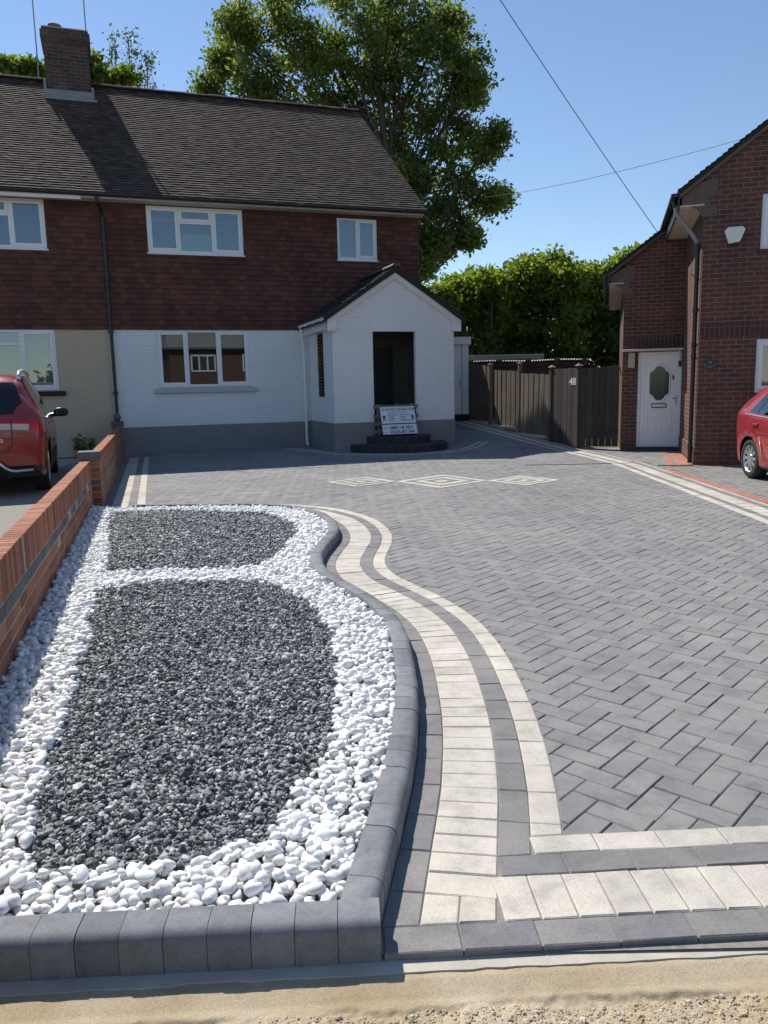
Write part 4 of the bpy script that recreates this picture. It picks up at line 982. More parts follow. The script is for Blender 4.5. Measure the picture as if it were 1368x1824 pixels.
# ------------------------------------------------------------------ right-hand brick house
rh = empty('brick_house', CR, BR, 'dark red brick house on the right with a recessed white front door', 'house')
MR = .74; RX0, RZ0 = -.40, 4.40
def rz_(x_): return RZ0+MR*(x_-RX0)
RIDGE = 3.0
bw_ = MB(); H1 = (.85, 2.9, 3.43, 4.27); H2 = (.87, 2.9, 1.18, 2.04)
wall_holes(bw_, 0, 6, -.1, 4.5, 0, [H1, H2], .09)
bw_.face([(0, 0, 4.5), (6, 0, 4.5), (6, 0, rz_(0)-.06), (RIDGE, 0, rz_(RIDGE)-.06), (0, 0, rz_(0)-.06)])
bw_.face([(0, 3.3, -.1), (0, 0, -.1), (0, 0, 4.6), (0, 3.3, 4.6)])
DH = (-.845, .0, .07, 1.99)
wall_holes(bw_, -1.15, 0, -.1, 3.6, 3.0, [DH], .08); bw_.face([(-1.15, 3, 3.6), (0, 3, 3.6), (0, 3, rz_(0)-.06), (-1.15, 3, rz_(-1.15)-.06)])
bw_.face([(-1.15, 9, -.1), (-1.15, 3, -.1), (-1.15, 3, 3.78), (-1.15, 9, 3.78)]); bw_.face([(6, 0, -.1), (6, 9, -.1), (6, 9, 4.5), (6, 0, 4.5)]); bw_.face([(6, 9, -.1), (-1.15, 9, -.1), (-1.15, 9, 4), (6, 9, 4.5)])
bw_.build('wall', M['red_brick'], rh)
sc_ = MB(); sc_.box(.03, 6, -.004, .0, 2.10, 2.315); sc_.box(-1.15, -.002, 2.994, 3.0, 2.075, 2.295); sc_.build('soldier_course', M['soldier_brick'], rh)
pb = MB(); pb.box(-.0, 6, -.014, 0, -.1, .30); pb.box(-.018, 0, -.014, 2.99, -.1, .30); pb.build('plinth', M['red_brick'], rh)
rt = MB(); a_ = math.atan(MR); ca, sa = math.cos(a_), math.sin(a_); LL = (RIDGE-RX0)/ca
tiles(rt, (RX0, 9.0, RZ0), (0, -1, 0), (ca, 0, sa), (-sa, 0, ca), 9.10, LL, .10, .165, .026, .014, .004)
L2 = (RX0+1.50)/ca
tiles(rt, (-1.50, 9.0, rz_(-1.50)), (0, -1, 0), (ca, 0, sa), (-sa, 0, ca), 6.10, L2, .10, .165, .026, .014, .004)
rto = rt.build('roof', M['roof_tile'], rh)
ru = MB(); 
def slab(x0, x1, y0, y1, t=.075): ru.extr_y([(x0, rz_(x0)), (x0, rz_(x0)-t), (x1, rz_(x1)-t), (x1, rz_(x1))], y0, y1)
slab(RX0+.0, RIDGE, -.085, 9, .05); slab(-1.49, RX0, 2.915, 9, .05); ru.face([(RIDGE, -.09, rz_(RIDGE)), (6.4, -.09, rz_(RIDGE)-3.4*MR), (6.4, 9, rz_(RIDGE)-3.4*MR), (RIDGE, 9, rz_(RIDGE))]); ru.build('underlay', M['under'], rto)
vg = MB(); M['verge'] = plain('verge_undercloak', (.13, .092, .075), .9, nz=.2, nsc=10)
vg.extr_y([(x_, z_) for x_, z_ in ((RX0+.02, rz_(RX0)-.05), (RX0+.02, rz_(RX0)-.115), (RIDGE, rz_(RIDGE)-.115), (RIDGE, rz_(RIDGE)-.05))], -.07, 0)
vg.extr_y([(-1.47, rz_(-1.47)-.05), (-1.47, rz_(-1.47)-.11), (-.0, rz_(0)-.11), (-.0, rz_(0)-.05)], 2.93, 3.0)
vg.extr_y([(-.34, 4.16), (-.22, 4.165), (-.10, 4.10), (-.02, 3.98), (.19, 3.98), (.19, 4.13), (.09, 4.13), (.09, 4.30), (.19, 4.30), (.19, 4.56), (-.05, 4.52), (-.34, 4.31)], -.012, .0)
vg.extr_y([(-1.44, 3.36), (-1.34, 3.355), (-1.22, 3.28), (-1.16, 3.12), (-.97, 3.12), (-.97, 3.26), (-1.05, 3.26), (-1.05, 3.42), (-.95, 3.42), (-.95, 3.72), (-1.2, 3.66), (-1.44, 3.50)], 2.988, 3.0)
vg.build('kneeler', M['verge'], rh)
ro2 = MB(); ro2.box(-.37, .0, -.02, 3.0, 4.16, 4.18); ro2.box(-1.45, -1.16, 2.98, 9, 3.36, 3.38); ro2.build('soffit', plain('cream_soffit', (.60, .52, .42), .7), rh)
ro2 = MB(); ro2.box(-.40, -.375, -.02, 3.0, 4.12, 4.36); gutter(ro2, (-.455, -.09, 4.36), (-.455, 2.95, 4.36), .055); ro2.box(-1.48, -1.455, 2.92, 9, 3.34, 3.57); gutter(ro2, (-1.53, 2.90, 3.56), (-1.53, 9, 3.56), .055); ro2.build('gutter', M['black_pl'], rh)
dn = MB(); dn.tube([(-.45, .22, 4.32), (-.42, .22, 4.20)], .036, 10); dn.tube([(-.06, .16, 3.60), (-.06, .16, .02)], .036, 10)
for z_ in (3.50, 2.55, 1.98, 1.80, .28): dn.tube([(-.06, .16, z_-.035), (-.06, .16, z_+.035)], .043, 10)
for z_ in (2.55, 1.98, 1.76, .28): dn.box(-.10, .0, .14, .18, z_-.012, z_+.012)
dno = dn.build('downpipe', M['black_pl'], rh)
sn = MB(); sn.tube([(-.42, .22, 4.21), (-.40, .21, 4.10), (-.14, .17, 3.74), (-.065, .16, 3.62)], .036, 10); sn.build('swan_neck', plain('grey_pipe', (.25, .24, .23), .5), dno)
wu = window(rh, *H1, .02, [1.55, 2.2], sash=(0, 2)); b = MB(); b.face([(.87, .12, 3.45), (2.88, .12, 3.45), (2.88, .12, 4.25), (.87, .12, 4.25)]); b.build('blind', M['blind_dim'], wu)
wl = window(rh, *H2, .02, [1.55, 2.2], sash=(0, 2)); b = MB()
z_ = 1.24
while z_ < 2.0: b.add([(.9, .10, z_), (2.86, .10, z_), (2.86, .118, z_+.016), (.9, .118, z_+.016)], [(0, 1, 2, 3)]); z_ += .026
b.build('blind', M['blind'], wl)
s_ = MB(); s_.box(.82, 2.95, -.05, .03, 1.11, 1.178, .005); s_.box(.80, 2.95, -.03, .03, 3.38, 3.428, .004); s_.build('sill', M['soldier_brick'], rh)
# door
d_ = MB(); yd = 3.02
bar(d_, -.845, -.785, .07, 1.99, yd, yd+.07); bar(d_, -.06, .0, .07, 1.99, yd, yd+.07); bar(d_, -.785, -.06, 1.93, 1.99, yd+.001, yd+.069); bar(d_, -.785, -.06, .07, .10, yd+.001, yd+.069)
dfo = d_.build('door_frame', M['upvc'], rh)
d_ = MB(); d_.box(-.783, -.062, yd+.012, yd+.05, .102, 1.928, .003)
def ring_(cx, cz, w1, w2, hf, y0, y1, n=40):
    P = [hf(2*math.pi*k/n) for k in range(n)]
    for k in range(n):
        a, b = P[k], P[(k+1) % n]
        o1, o2 = [(cx+p[0]*w1, cz+p[1]*w1) for p in (a, b)]; i1, i2 = [(cx+p[0]*w2, cz+p[1]*w2) for p in (a, b)]
        d_.add([(o1[0], y1, o1[1]), (o2[0], y1, o2[1]), ((o2[0]+i2[0])/2, y0, (o2[1]+i2[1])/2), ((o1[0]+i1[0])/2, y0, (o1[1]+i1[1])/2), (i2[0], y1, i2[1]), (i1[0], y1, i1[1])], [(0, 1, 2, 3), (3, 2, 4, 5)])
OV = [(-.175, -.18), (-.175, .18), (-.165, .205), (-.135, .222), (-.105, .245), (-.085, .285), (-.05, .318), (0, .33)]
OV = OV+[(-a, b) for a, b in OV[-2::-1]]; OV = OV+[(-a, -b) for a, b in OV[1:-1]] if False else [(-.175, .0)]+OV[1:8]+[(-a, b) for a, b in OV[1:7]][::-1]+[(.175, 0)]+[(-a, -b) for a, b in OV[1:8]]+[(a, -b) for a, b in OV[1:7]][::-1]
def oval(t_):
    k = int(round(t_/(2*math.pi)*len(OV))) % len(OV); return OV[-k]
ring_(-.42, 1.36, 1.26, 1.02, oval, yd-.002, yd+.013, len(OV))
def rect_mould(pts, w_=.012):
    for a, b in zip(pts, pts[1:]+pts[:1]):
        d_.tube([(a[0], yd+.012, a[1]), (b[0], yd+.012, b[1])], w_*.6, 6)
rect_mould([(-.64, .36), (-.47, .36), (-.47, .76), (-.53, .80), (-.60, .82), (-.64, .88)]); rect_mould([(-.36, .36), (-.18, .36), (-.18, .88), (-.22, .82), (-.30, .80), (-.36, .76)]); rect_mould([(-.70, .26), (-.70, 1.80), (-.14, 1.80), (-.14, .26)][:2]+[(-.70, 1.80)], .004)
dro = d_.build('door', M['upvc'], dfo)
n = len(OV); P = [oval(2*math.pi*k/n) for k in range(n)]
g_ = MB(); g_.extr_y([(-.42+p[0]*1.05, 1.36+p[1]*1.05) for p in P], yd+.0095, yd+.0118); 
M['leaded'] = plain('leaded_glass', (.022, .03, .03), .10); go = g_.build('door_glass', M['leaded'], dfo)
ld_ = MB()
for sx_ in (-1, 1):
    ld_.tube([(-.42+sx_*.10, yd+.008, 1.60), (-.42-sx_*.10, yd+.008, 1.12)], .003, 5); ld_.tube([(-.42, yd+.008, 1.66), (-.42+sx_*.09, yd+.008, 1.36), (-.42, yd+.008, 1.06)], .003, 5)
ld_.build('leading', plain('lead_came', (.16, .18, .17), .5), go)
lb = MB(); lb.box(-.565, -.275, yd-.004, yd+.012, .865, .955, .003); lb.build('letterbox_surround', M['black_pl'], dfo)
lb = MB(); lb.box(-.55, -.29, yd-.010, yd-.003, .885, .938, .003); lb.build('letterbox', plain('flap', (.55, .54, .53), .3, .6), dfo)
hd = MB(); hd.box(-.118, -.088, yd-.008, yd+.012, .92, 1.10, .004); hd.tube([(-.103, yd-.008, 1.05), (-.103, yd-.05, 1.05), (-.18, yd-.055, 1.05)], .009, 8); hd.build('handle', M['chrome'], dfo)
hd = MB(); hd.box(-.175, -.145, yd+.0, yd+.013, 1.43, 1.52, .003); hd.build('spyhole_plate', M['black_pl'], dfo)
cn = MB(); cn.box(-1.16, -.002, 2.80, 2.993, 2.005, 2.05, .006); cn.build('canopy', plain('cream_canopy', (.55, .50, .40), .6), rh)
st_ = MB(); st_.box(-1.15, -.002, 2.86, 3.05, -.1, .068, .006); st_.build('threshold', plain('dark_threshold', (.05, .048, .046), .8), rh)
mb_ = MB(); mb_.box(-1.04, -.91, 2.90, 2.998, 1.68, 1.985, .006); mb_.build('meter_box', plain('cream_box', (.42, .38, .28), .5), rh)
lp_ = MB(); lp_.tube([(-.05, 2.93, 1.80), (-.05, 2.93, 2.0)], .028, 12); lo_ = lp_.build('door_lamp', plain('opal_lamp', (.55, .55, .52), .3), rh)
lp_ = MB(); lp_.tube([(-.05, 2.93, 1.68), (-.05, 2.93, 1.80)], .030, 12); lp_.box(-.055, -.045, 2.93, 2.99, 1.75, 1.77); lp_.build('lamp_base', M['black_pl'], lo_)
al = MB(); al.extr_y([(.31, 3.735), (.38, 3.54), (.54, 3.56), (.615, 3.745), (.575, 3.79), (.36, 3.79)], -.065, -.008)
alo = al.build('alarm_box', plain('alarm_white', (.72, .72, .68), .45), rh)
al = MB(); al.extr_y([(.375, 3.52), (.545, 3.535), (.54, 3.562), (.38, 3.542)], -.060, -.0); al.build('alarm_strobe', M['black_pl'], alo)
pq = MB(); n = 28; pq.extr_y([(.18+.105*math.copysign(abs(math.cos(k*2*math.pi/n))**.7, math.cos(k*2*math.pi/n)), 1.655+.082*math.copysign(abs(math.sin(k*2*math.pi/n))**.9, math.sin(k*2*math.pi/n))) for k in range(n)], -.014, -.001)
pqo = pq.build('number_plaque', M['plaque_black'], rh)
M['plq'] = plain('plaque_lettering', (.22, .22, .22), .5); text('46', .062, M['plq'], pqo, (.18, -.0155, 1.668), align='CENTER', bold=.001)
for x_ in (.10, .262): m_ = MB(); m_.lathe([(.008, 0), (.008, .004), (.004, .006)], 10); m_.build('screw', M['chrome'], pqo, True, (x_, -.014, 1.655), (math.pi/2, 0, 0))
m_ = MB(); 
for k in range(9): m_.box(.118+k*.0135, .128+k*.0135, -.0155, -.014, 1.622-.004*math.sin(k/8*math.pi), 1.634-.004*math.sin(k/8*math.pi))
for k in range(4): m_.box(.152+k*.014, .163+k*.014, -.0155, -.014, 1.598, 1.607)
m_.build('lettering', M['plq'], pqo)

# ------------------------------------------------------------------ fence and gates
FD = Vector((-.3193, .9477, 0)); FP0 = Vector((4.2, 17.0, 0)); FROT = math.atan2(-FD.y, -FD.x)   # local x runs towards the viewer end
def fpt(s, z=0): p = FP0+FD*s; return (p.x, p.y, z)
fen = empty('wooden_fence', fpt(7.0, .42), FROT, 'row of weathered grey board fence panels climbing beside the drive', 'fence')
def fx_(s): return 7.0-s
def board_run(mb, s0, s1, zt0, zt1, zb0, zb1, bw=.125, lean=0.0, y=0.0):
    n = max(1, int(round((s0-s1)/bw))); 
    for k in range(n):
        t0, t1 = k/n, (k+1)/n; a, b = fx_(s0+(s1-s0)*t0)+.003, fx_(s0+(s1-s0)*t1)-.003
        zt = zt0+(zt1-zt0)*(t0+t1)/2+random.gauss(0, .006)-.42; zb = zb0+(zb1-zb0)*(t0+t1)/2-.42; yy_ = y+(.012 if k % 2 else 0)+random.gauss(0, .002); L_ = lean
        vs = [(a+L_*zb, yy_, zb), (b+L_*zb, yy_, zb), (b+L_*zt, yy_, zt), (a+L_*zt, yy_, zt)]
        mb.add(vs+[(p[0], p[1]+.018, p[2]) for p in vs], [(0, 1, 2, 3), (5, 4, 7, 6), (1, 5, 6, 2), (4, 0, 3, 7), (3, 2, 6, 7)])
# local +y points away from the drive
for (s0, s1, a, b, c, d, lean) in ((5.6, 4.3, 1.99, 1.90, .46, .44, 0), (4.14, 4.02, 1.87, 1.87, .42, .42, 0), (3.92, 2.68, 1.78, 1.72, .40, .30, .005), (2.52, 1.20, 1.66, 1.62, .26, .17, .02)):
    if s0-s1 < .3: continue
    m_ = MB(); board_run(m_, s0, s1, a, b, c, d, lean=lean); o_ = m_.build('panel', M['fence_wood'], fen)
    r_ = MB(); 
    for q in (.25, .85): r_.box(fx_(s0), fx_(s1), .032, .07, q*1.0+c-.3, q+c-.25); 
    r_.build('rail', M['fence_wood'], o_)
for s_, zt, zb in ((5.67, 2.08, .3), (4.2, 1.93, .3), (2.60, 1.90, .2), (1.10, 1.76, .0)):
    m_ = MB(); m_.box(fx_(s_)-.04, fx_(s_)+.04, -.02, .07, zb-.42, zt-.42, .006); o_ = m_.build('post', M['fence_wood'], fen)
    m_ = MB(); zc_ = zt-.42; m_.add([(fx_(s_)-.055, -.035, zc_), (fx_(s_)+.055, -.035, zc_), (fx_(s_)+.055, .085, zc_), (fx_(s_)-.055, .085, zc_), (fx_(s_), .025, zc_+.05)], [(0, 1, 4), (1, 2, 4), (2, 3, 4), (3, 0, 4), (3, 2, 1, 0)]); m_.build('post_cap', M['fence_wood'], o_)
for s0, s1, zt in ((5.66, 4.4, .42), (4.32, 2.78, .36), (2.74, 1.28, .22)):
    m_ = MB(); m_.box(fx_(s0), fx_(s1), -.075, .055, zt-.42-.065, zt-.42, .006); m_.build('gravel_board', M['conc'], fen)
    m_ = MB(); m_.box(fx_(s0)+.02, fx_(s1)-.02, -.055, .045, zt-.42-.25, zt-.42-.068); m_.build('footing_brick', M['garden_brick'], fen)
g48 = empty('wooden_gate', fpt(1.04, .02), FROT, 'shade-darkened boarded gate leaf with the white house number 48 painted at its top corner', 'gate')
def gboards(root, x0, x1, zt, zb, n, y=0, mt='gate_wood'):
    m_ = MB()
    for k in range(n):
        a, b = x0+(x1-x0)*k/n+.003, x0+(x1-x0)*(k+1)/n-.003; z0 = zb(((a+b)/2-x0)/(x1-x0)); zz = zt(((a+b)/2-x0)/(x1-x0)); m_.box(a, b, y+random.gauss(0, .002), y+.022, z0, zz+random.gauss(0, .003), .003)
    return m_.build('boards', M[mt], root)
bo = gboards(g48, 0.0, 1.0, lambda t: 1.70+.0*t, lambda t: .09-.09*t, 8)
m_ = MB()
for z_ in (.35, 1.35): m_.box(0, 1.0, .024, .07, z_, z_+.09)
m_.build('rail', M['gate_wood'], g48)
text('48', .205, M['pale_paint'], bo, (.72, -.008, 1.345), bold=.006, name='house_number', sx=1.28, ext=.003)
m_ = MB(); m_.box(-.09, .0-.01, -.03, .07, 0, 1.73, .006); m_.box(1.005, 1.09, -.03, .06, -.03, 1.74, .006); o_ = m_.build('post', M['gate_wood'], g48)
m_ = MB()
for xc in (-.05, 1.045): m_.add([(xc-.07, -.05, 1.745), (xc+.07, -.05, 1.745), (xc+.07, .09, 1.745), (xc-.07, .09, 1.745), (xc, .02, 1.80)], [(0, 1, 4), (1, 2, 4), (2, 3, 4), (3, 0, 4), (3, 2, 1, 0)])
m_.build('post_cap', M['pallet_wood'], o_)
g2r = math.atan2(-.24, .82); g2 = empty('wooden_gate', (4.235, 16.94, .02), g2r, 'shade-darkened boarded side gate with a gently rising top beside the brick house', 'gate')
bo2 = gboards(g2, .0, .80, lambda t: 1.69+.05*t*t, lambda t: .03, 6)
m_ = MB()
for z_ in (.30, 1.35): m_.box(0, .8, .024, .07, z_, z_+.09)
m_.build('rail', M['gate_wood'], g2)
m_ = MB(); m_.tube([(0, 0, 0), (0, -.03, 0)], .035, 12); m_.build('latch', M['dark_metal'], g2, False, (.09, -.0, .74))
m_ = MB(); m_.tube([(.17+.68*(.5-.5*math.cos(math.pi*k/16)), .55, 1.55+.40*math.sin(math.pi*k/16)) for k in range(17)], .010, 6)
pa = m_.build('garden_arch', M['dark_metal'], None, False, (4.28, 17.15, 0), (0, 0, g2r)); tag(pa, 'thin curved metal arch showing above the side gate', 'garden arch')
m_ = MB(); m_.box(0, 1.2, 0, .05, 0, .03); 
# shed with corrugated roof behind the fence, flat roof behind it
sh = empty('garden_shed', (2.6, 22.9, .3), R(2), 'dark low shed behind the fence with a pale corrugated sheet roof', 'shed')
m_ = MB(); m_.box(.05, 3.3, .1, 2.4, -.5, 1.72); m_.build('wall', M['gate_wood'], sh)
m_ = MB(); n = 260; xs = np.linspace(-.25, 3.45, n)
for i in range(n-1):
    z0, z1 = [1.775+.022*math.sin(x_/.076*6.283)+.012*math.sin(x_*3) for x_ in (xs[i], xs[i+1])]
    m_.face([(xs[i], -.08, z0), (xs[i+1], -.08, z1), (xs[i+1], 2.6, z1-.10), (xs[i], 2.6, z0-.10)]); m_.face([(xs[i], -.08, z0-.008), (xs[i+1], -.08, z1-.008), (xs[i+1], -.08, z1), (xs[i], -.08, z0)])
m_.build('roof', M['sheet_roof'], sh, True)
m_ = MB(); m_.box(-.2, 3.4, -.03, .04, 1.60, 1.72, .005)
for k in range(5): m_.box(-.1+k*.82, .05+k*.82, -.10, -.02, 1.62, 1.80, .005)
m_.build('roof_beam', M['gate_wood'], sh)
gar = empty('garage', (2.2, 26.3, .3), R(0), 'low garage with a flat grey roof edge behind the shed', 'garage')
m_ = MB(); m_.box(.6, 3.1, 0, 3, -.5, 1.9); m_.build('wall', M['gate_wood'], gar); m_ = MB(); m_.box(.5, 3.15, -.1, 3.1, 1.91, 2.07, .01); m_.build('roof', plain('grey_felt', (.22, .22, .21), .9), gar)
ob_ = empty('outbuilding', (2.43, 22.15, .36), R(8), 'white outbuilding with a flat roof and plank door behind the porch', 'outbuilding')
m_ = MB(); m_.box(-1.75, 0, 0, 2.2, .25, 2.16); m_.build('wall', M['white_wall'], ob_); m_ = MB(); m_.box(-1.80, .05, -.10, 2.25, 2.16, 2.37, .008); m_.build('roof', M['white_board'], ob_)
m_ = MB(); m_.box(-1.79, .04, -.14, 2.28, 2.372, 2.41); m_.build('roof_felt', M['under'], ob_)
m_ = MB(); m_.box(-1.77, .02, -.02, 2.2, -.4, .25); m_.build('plinth', M['under'], ob_)  # dark base, its colour stands in for shade below the door
m_ = MB(); m_.box(-.62, -.20, -.02, .0, .27, 2.12, .005); dd_ = m_.build('door', M['white_board'], ob_); m_ = MB(); m_.tube([(-.25, -.03, 1.0), (-.25, -.05, 1.2)], .008, 6); m_.build('handle', M['dark_metal'], dd_)
m_ = MB(); m_.box(-.199, -.183, -.012, .0, .25, 2.16); m_.build('door_gap', M['under'], ob_)
# channel drains
for (a, b, lab) in (((2.48, 13.69), (4.47, 13.63), 'thin dark slot drain crossing the grey drive toward the right border'), ((4.62, 13.165), (5.17, 13.03), 'short slot drain in front of the brick house corner')):
    a = Vector((*a, .0)); b = Vector((*b, 0)); d_v = b-a; m_ = MB(); m_.box(0, d_v.length, -.022, .022, -.01, .0075, .002); n = int(d_v.length/.03)
    o_ = m_.build('slot_drain', M['galv'] if 0 else M['dark_metal'], None, False, a, (0, 0, math.atan2(d_v.y, d_v.x))); tag(o_, lab, 'drain')
    m_ = MB()
    for k in range(n): m_.box(k*.03+.004, k*.03+.014, -.016, .016, .0076, .0095)
    m_.build('grating', M['galv'], o_)

# ------------------------------------------------------------------ cars
def interp(keys, x): xs, ys = zip(*keys); return float(np.interp(x, xs, ys))
def sm_interp(keys):
    xs, ys = map(np.array, zip(*keys)); 
    def f(x):
        i = int(np.clip(np.searchsorted(xs, x)-1, 0, len(xs)-2)); t = np.clip((x-xs[i])/(xs[i+1]-xs[i]), 0, 1)
        m0 = (ys[min(i+1, len(xs)-1)]-ys[max(i-1, 0)])/(xs[min(i+1, len(xs)-1)]-xs[max(i-1, 0)]); m1 = (ys[min(i+2, len(xs)-1)]-ys[i])/(xs[min(i+2, len(xs)-1)]-xs[i]); h = xs[i+1]-xs[i]
        return float((2*t**3-3*t*t+1)*ys[i]+(t**3-2*t*t+t)*h*m0+(-2*t**3+3*t*t)*ys[i+1]+(t**3-t*t)*h*m1)
    return f
def make_car(root, P, paintm):
    L = P['L']; top = sm_interp(P['top']); bot = sm_interp(P['bot']); wid = sm_interp(P['wid']); belt = sm_interp(P['belt']); roofw = P['roofw']
    ys = np.concatenate([np.linspace(0, .5, 34)**1.0, np.linspace(.5, L-.5, 90)[1:], np.linspace(L-.5, L, 26)[1:]])
    NL, NG, NR = 16, 12, 10
    V = []; meta = []
    for y in ys:
        zt, zb, w_ = top(y), bot(y), wid(y); zb_ = min(belt(y), zt-.03); gh = zt-zb_
        k = min(1, gh/.35); wr = w_*(.965*(1-k)+roofw*k); rim = max(.02, .055*k)
        cp = [(w_*.90, zb), (w_*.955, zb+.06), (w_*.985, zb+.45*(zb_-zb)), (w_*1.0, zb+.72*(zb_-zb)), (w_*.985, zb_-.03), (w_*.965, zb_)]
        ss = np.linspace(0, 1, len(cp)); 
        fy = sm_interp([(a, c[0]) for a, c in zip(ss, cp)]); fz = sm_interp([(a, c[1]) for a, c in zip(ss, cp)])
        ring = [(fy(t), fz(t)) for t in np.linspace(0, 1, NL+1)]
        gx1, gz1 = wr, zt-rim
        for t in np.linspace(0, 1, NG+1)[1:]:
            bulge = .02*math.sin(math.pi*t)*k; ring.append((w_*.965+(gx1-w_*.965)*t+bulge, zb_+(gz1-zb_)*t))
        for t in np.linspace(0, 1, NR+1)[1:]:
            a = t*math.pi/2; ring.append((gx1*(1-t)**.8 if t < 1 else 0.0, gz1+(zt-gz1)*math.sin(min(1, t*1.6)*math.pi/2)))
        V.append(ring)
    n1 = NL+NG+NR+1; A = np.zeros((len(ys), n1, 3))
    for i, y in enumerate(ys):
        for j, (x_, z_) in enumerate(V[i]): A[i, j] = (x_, y, z_)
    # round the rear and front plan shape
    for i, y in enumerate(ys):
        A[i, :, 1] += P['bow']*(A[i, :, 0]/P['W2'])**2*math.exp(-y/.25) - P['bow']*1.4*(A[i, :, 0]/P['W2'])**2*math.exp(-(L-y)/.25)
    cls = {}
    Ra = P['Ra']; arches = [(P['yr'], P['rw']), (P['yf'], P['rw'])]
    drop = np.zeros((len(ys)-1, n1-1), bool)
    for yc, zc in arches:
        dist = np.hypot(A[:, :NL+1, 1]-yc, A[:, :NL+1, 2]-zc)
        for i in range(len(ys)-1):
            for j in range(NL):
                if (dist[i:i+2, j:j+2] < Ra).sum() >= 3 or (A[i:i+2, j:j+2, 2].max() < zc and (dist[i:i+2, j:j+2] < Ra).sum() >= 2): drop[i, j] = True
        for i in range(len(ys)):
            for j in range(NL+1):
                if Ra*.80 < dist[i, j] < Ra*1.12 and A[i, j, 2] > zc-.1:
                    f = Ra/dist[i, j]; A[i, j, 1] = yc+(A[i, j, 1]-yc)*f; A[i, j, 2] = zc+(A[i, j, 2]-zc)*f
    groups = {}
    for sgn in (1, -1):
        for i in range(len(ys)-1):
            for j in range(n1-1):
                if drop[i, j]: continue
                y = (ys[i]+ys[i+1])/2; c = A[i:i+2, j:j+2].reshape(-1, 3).mean(0); z = c[2]
                key = P['classify'](y, c[0], z, j, NL, NG, NR, top, belt, sgn)
                q = [A[i, j], A[i, j+1], A[i+1, j+1], A[i+1, j]]; q = [(p[0]*sgn, p[1], p[2]) for p in q]
                if sgn < 0: q = q[::-1]
                groups.setdefault(key, MB()).face([tuple(p) for p in q][::-1])
        # rear / front caps
    for i, rev in ((0, False), (len(ys)-1, True)):
        r = [tuple(A[i, j]) for j in range(n1)]; full = r+[(-p[0], p[1], p[2]) for p in reversed(r[:-1])]
        groups.setdefault('body', MB()).face(full if not rev else full[::-1])
    import bmesh
    def weld(o):
        b = bmesh.new(); b.from_mesh(o.data); bmesh.ops.remove_doubles(b, verts=b.verts, dist=.0004); b.to_mesh(o.data); b.free(); return o
    body = weld(groups.pop('body').build('body', paintm, root, True))
    names = dict(glass=('window', M['glass_car']), rearglass=('rear_window', M['glass_car']), clad=('lower_cladding', M['black_pl']), lampL=('tail_light', M['lamp_red']), lampR=('tail_light', M['lamp_red']), lensL=('reversing_lens', M['lamp_clear']), lensR=('reversing_lens', M['lamp_clear']), pillar=('pillar_trim', M['black_pl']), seam=('panel_gap', M['black_pl']))
    for k, g in groups.items(): weld(g.build(names[k][0], names[k][1], root if k not in ('lensL', 'lensR') else body, True))
    und = MB(); und.box(-P['W2']*.86, P['W2']*.86, .15, L-.15, P['bot'][2][1]+.03, P['bot'][2][1]+.32)
    for yc, zc in arches: und.box(-P['W2']*.84, P['W2']*.84, yc-Ra, yc+Ra, zc-.02, zc+Ra-.01)
    und.box(-P['W2']*.80, P['W2']*.80, .35, L-.9, .6, P['belt'][1][1]-.05)
    und.build('underbody', M['rubber'], root)
    for yc, zc in arches:
        for sg in (1, -1):
            rr = P['rw']; tw = .20; wx = P['W2']-.035
            t_ = MB(); prof = [(rr*.66, -tw/2), (rr*.93, -tw/2), (rr, -tw/2+.03), (rr, tw/2-.03), (rr*.93, tw/2), (rr*.68, tw/2), (rr*.66, tw/2-.02)]
            n = 40; vs = []
            for r_, x_ in prof:
                for k in range(n): a = 2*math.pi*k/n; vs.append((x_, r_*math.cos(a), r_*math.sin(a)))
            t_.add(vs, [(i*n+k, (i+1)*n+k, (i+1)*n+(k+1) % n, i*n+(k+1) % n) for i in range(len(prof)-1) for k in range(n)])
            wh = empty('wheel', (sg*(wx-tw/2), yc, rr)); wh.parent = root; wh.rotation_euler = (0, 0, 0 if sg > 0 else math.pi)
            t_.build('tyre', M['rubber'], wh, True)
            r_m = MB(); n = 36; vs = []; prof = [(rr*.70, tw/2-.004), (rr*.67, tw/2-.002), (rr*.63, tw/2-.016), (rr*.62, tw/2-.08)]
            for r_, x_ in prof:
                for k in range(n): a = 2*math.pi*k/n; vs.append((x_, r_*math.cos(a), r_*math.sin(a)))
            r_m.add(vs, [(i*n+k, (i+1)*n+k, (i+1)*n+(k+1) % n, i*n+(k+1) % n) for i in range(3) for k in range(n)])
            ns = P['spokes']
            for k in range(ns):
                a = 2*math.pi*k/ns; ca, sa = math.cos(a), math.sin(a)
                def pt(r_, w_, x_): return (x_, r_*ca-w_*sa, r_*sa+w_*ca)
                w0, w1_ = .020, P['spw']; x0_, x1_ = tw/2-.015, tw/2-.012
                vs = [pt(.05, -w0, x0_), pt(.05, w0, x0_), pt(rr*.65, w1_, x1_), pt(rr*.65, -w1_, x1_), pt(.05, -w0, x0_-.03), pt(.05, w0, x0_-.03), pt(rr*.65, w1_, x1_-.03), pt(rr*.65, -w1_, x1_-.03)]
                r_m.add(vs, [(0, 1, 2, 3), (4, 7, 6, 5), (0, 3, 7, 4), (1, 5, 6, 2)])
            vs = [(x_, r_*math.cos(2*math.pi*k/20), r_*math.sin(2*math.pi*k/20)) for r_, x_ in ((.062, tw/2-.045), (.062, tw/2-.008), (.03, tw/2), (0.001, tw/2)) for k in range(20)]
            r_m.add(vs, [(i*20+k, (i+1)*20+k, (i+1)*20+(k+1) % 20, i*20+(k+1) % 20) for i in range(3) for k in range(20)])
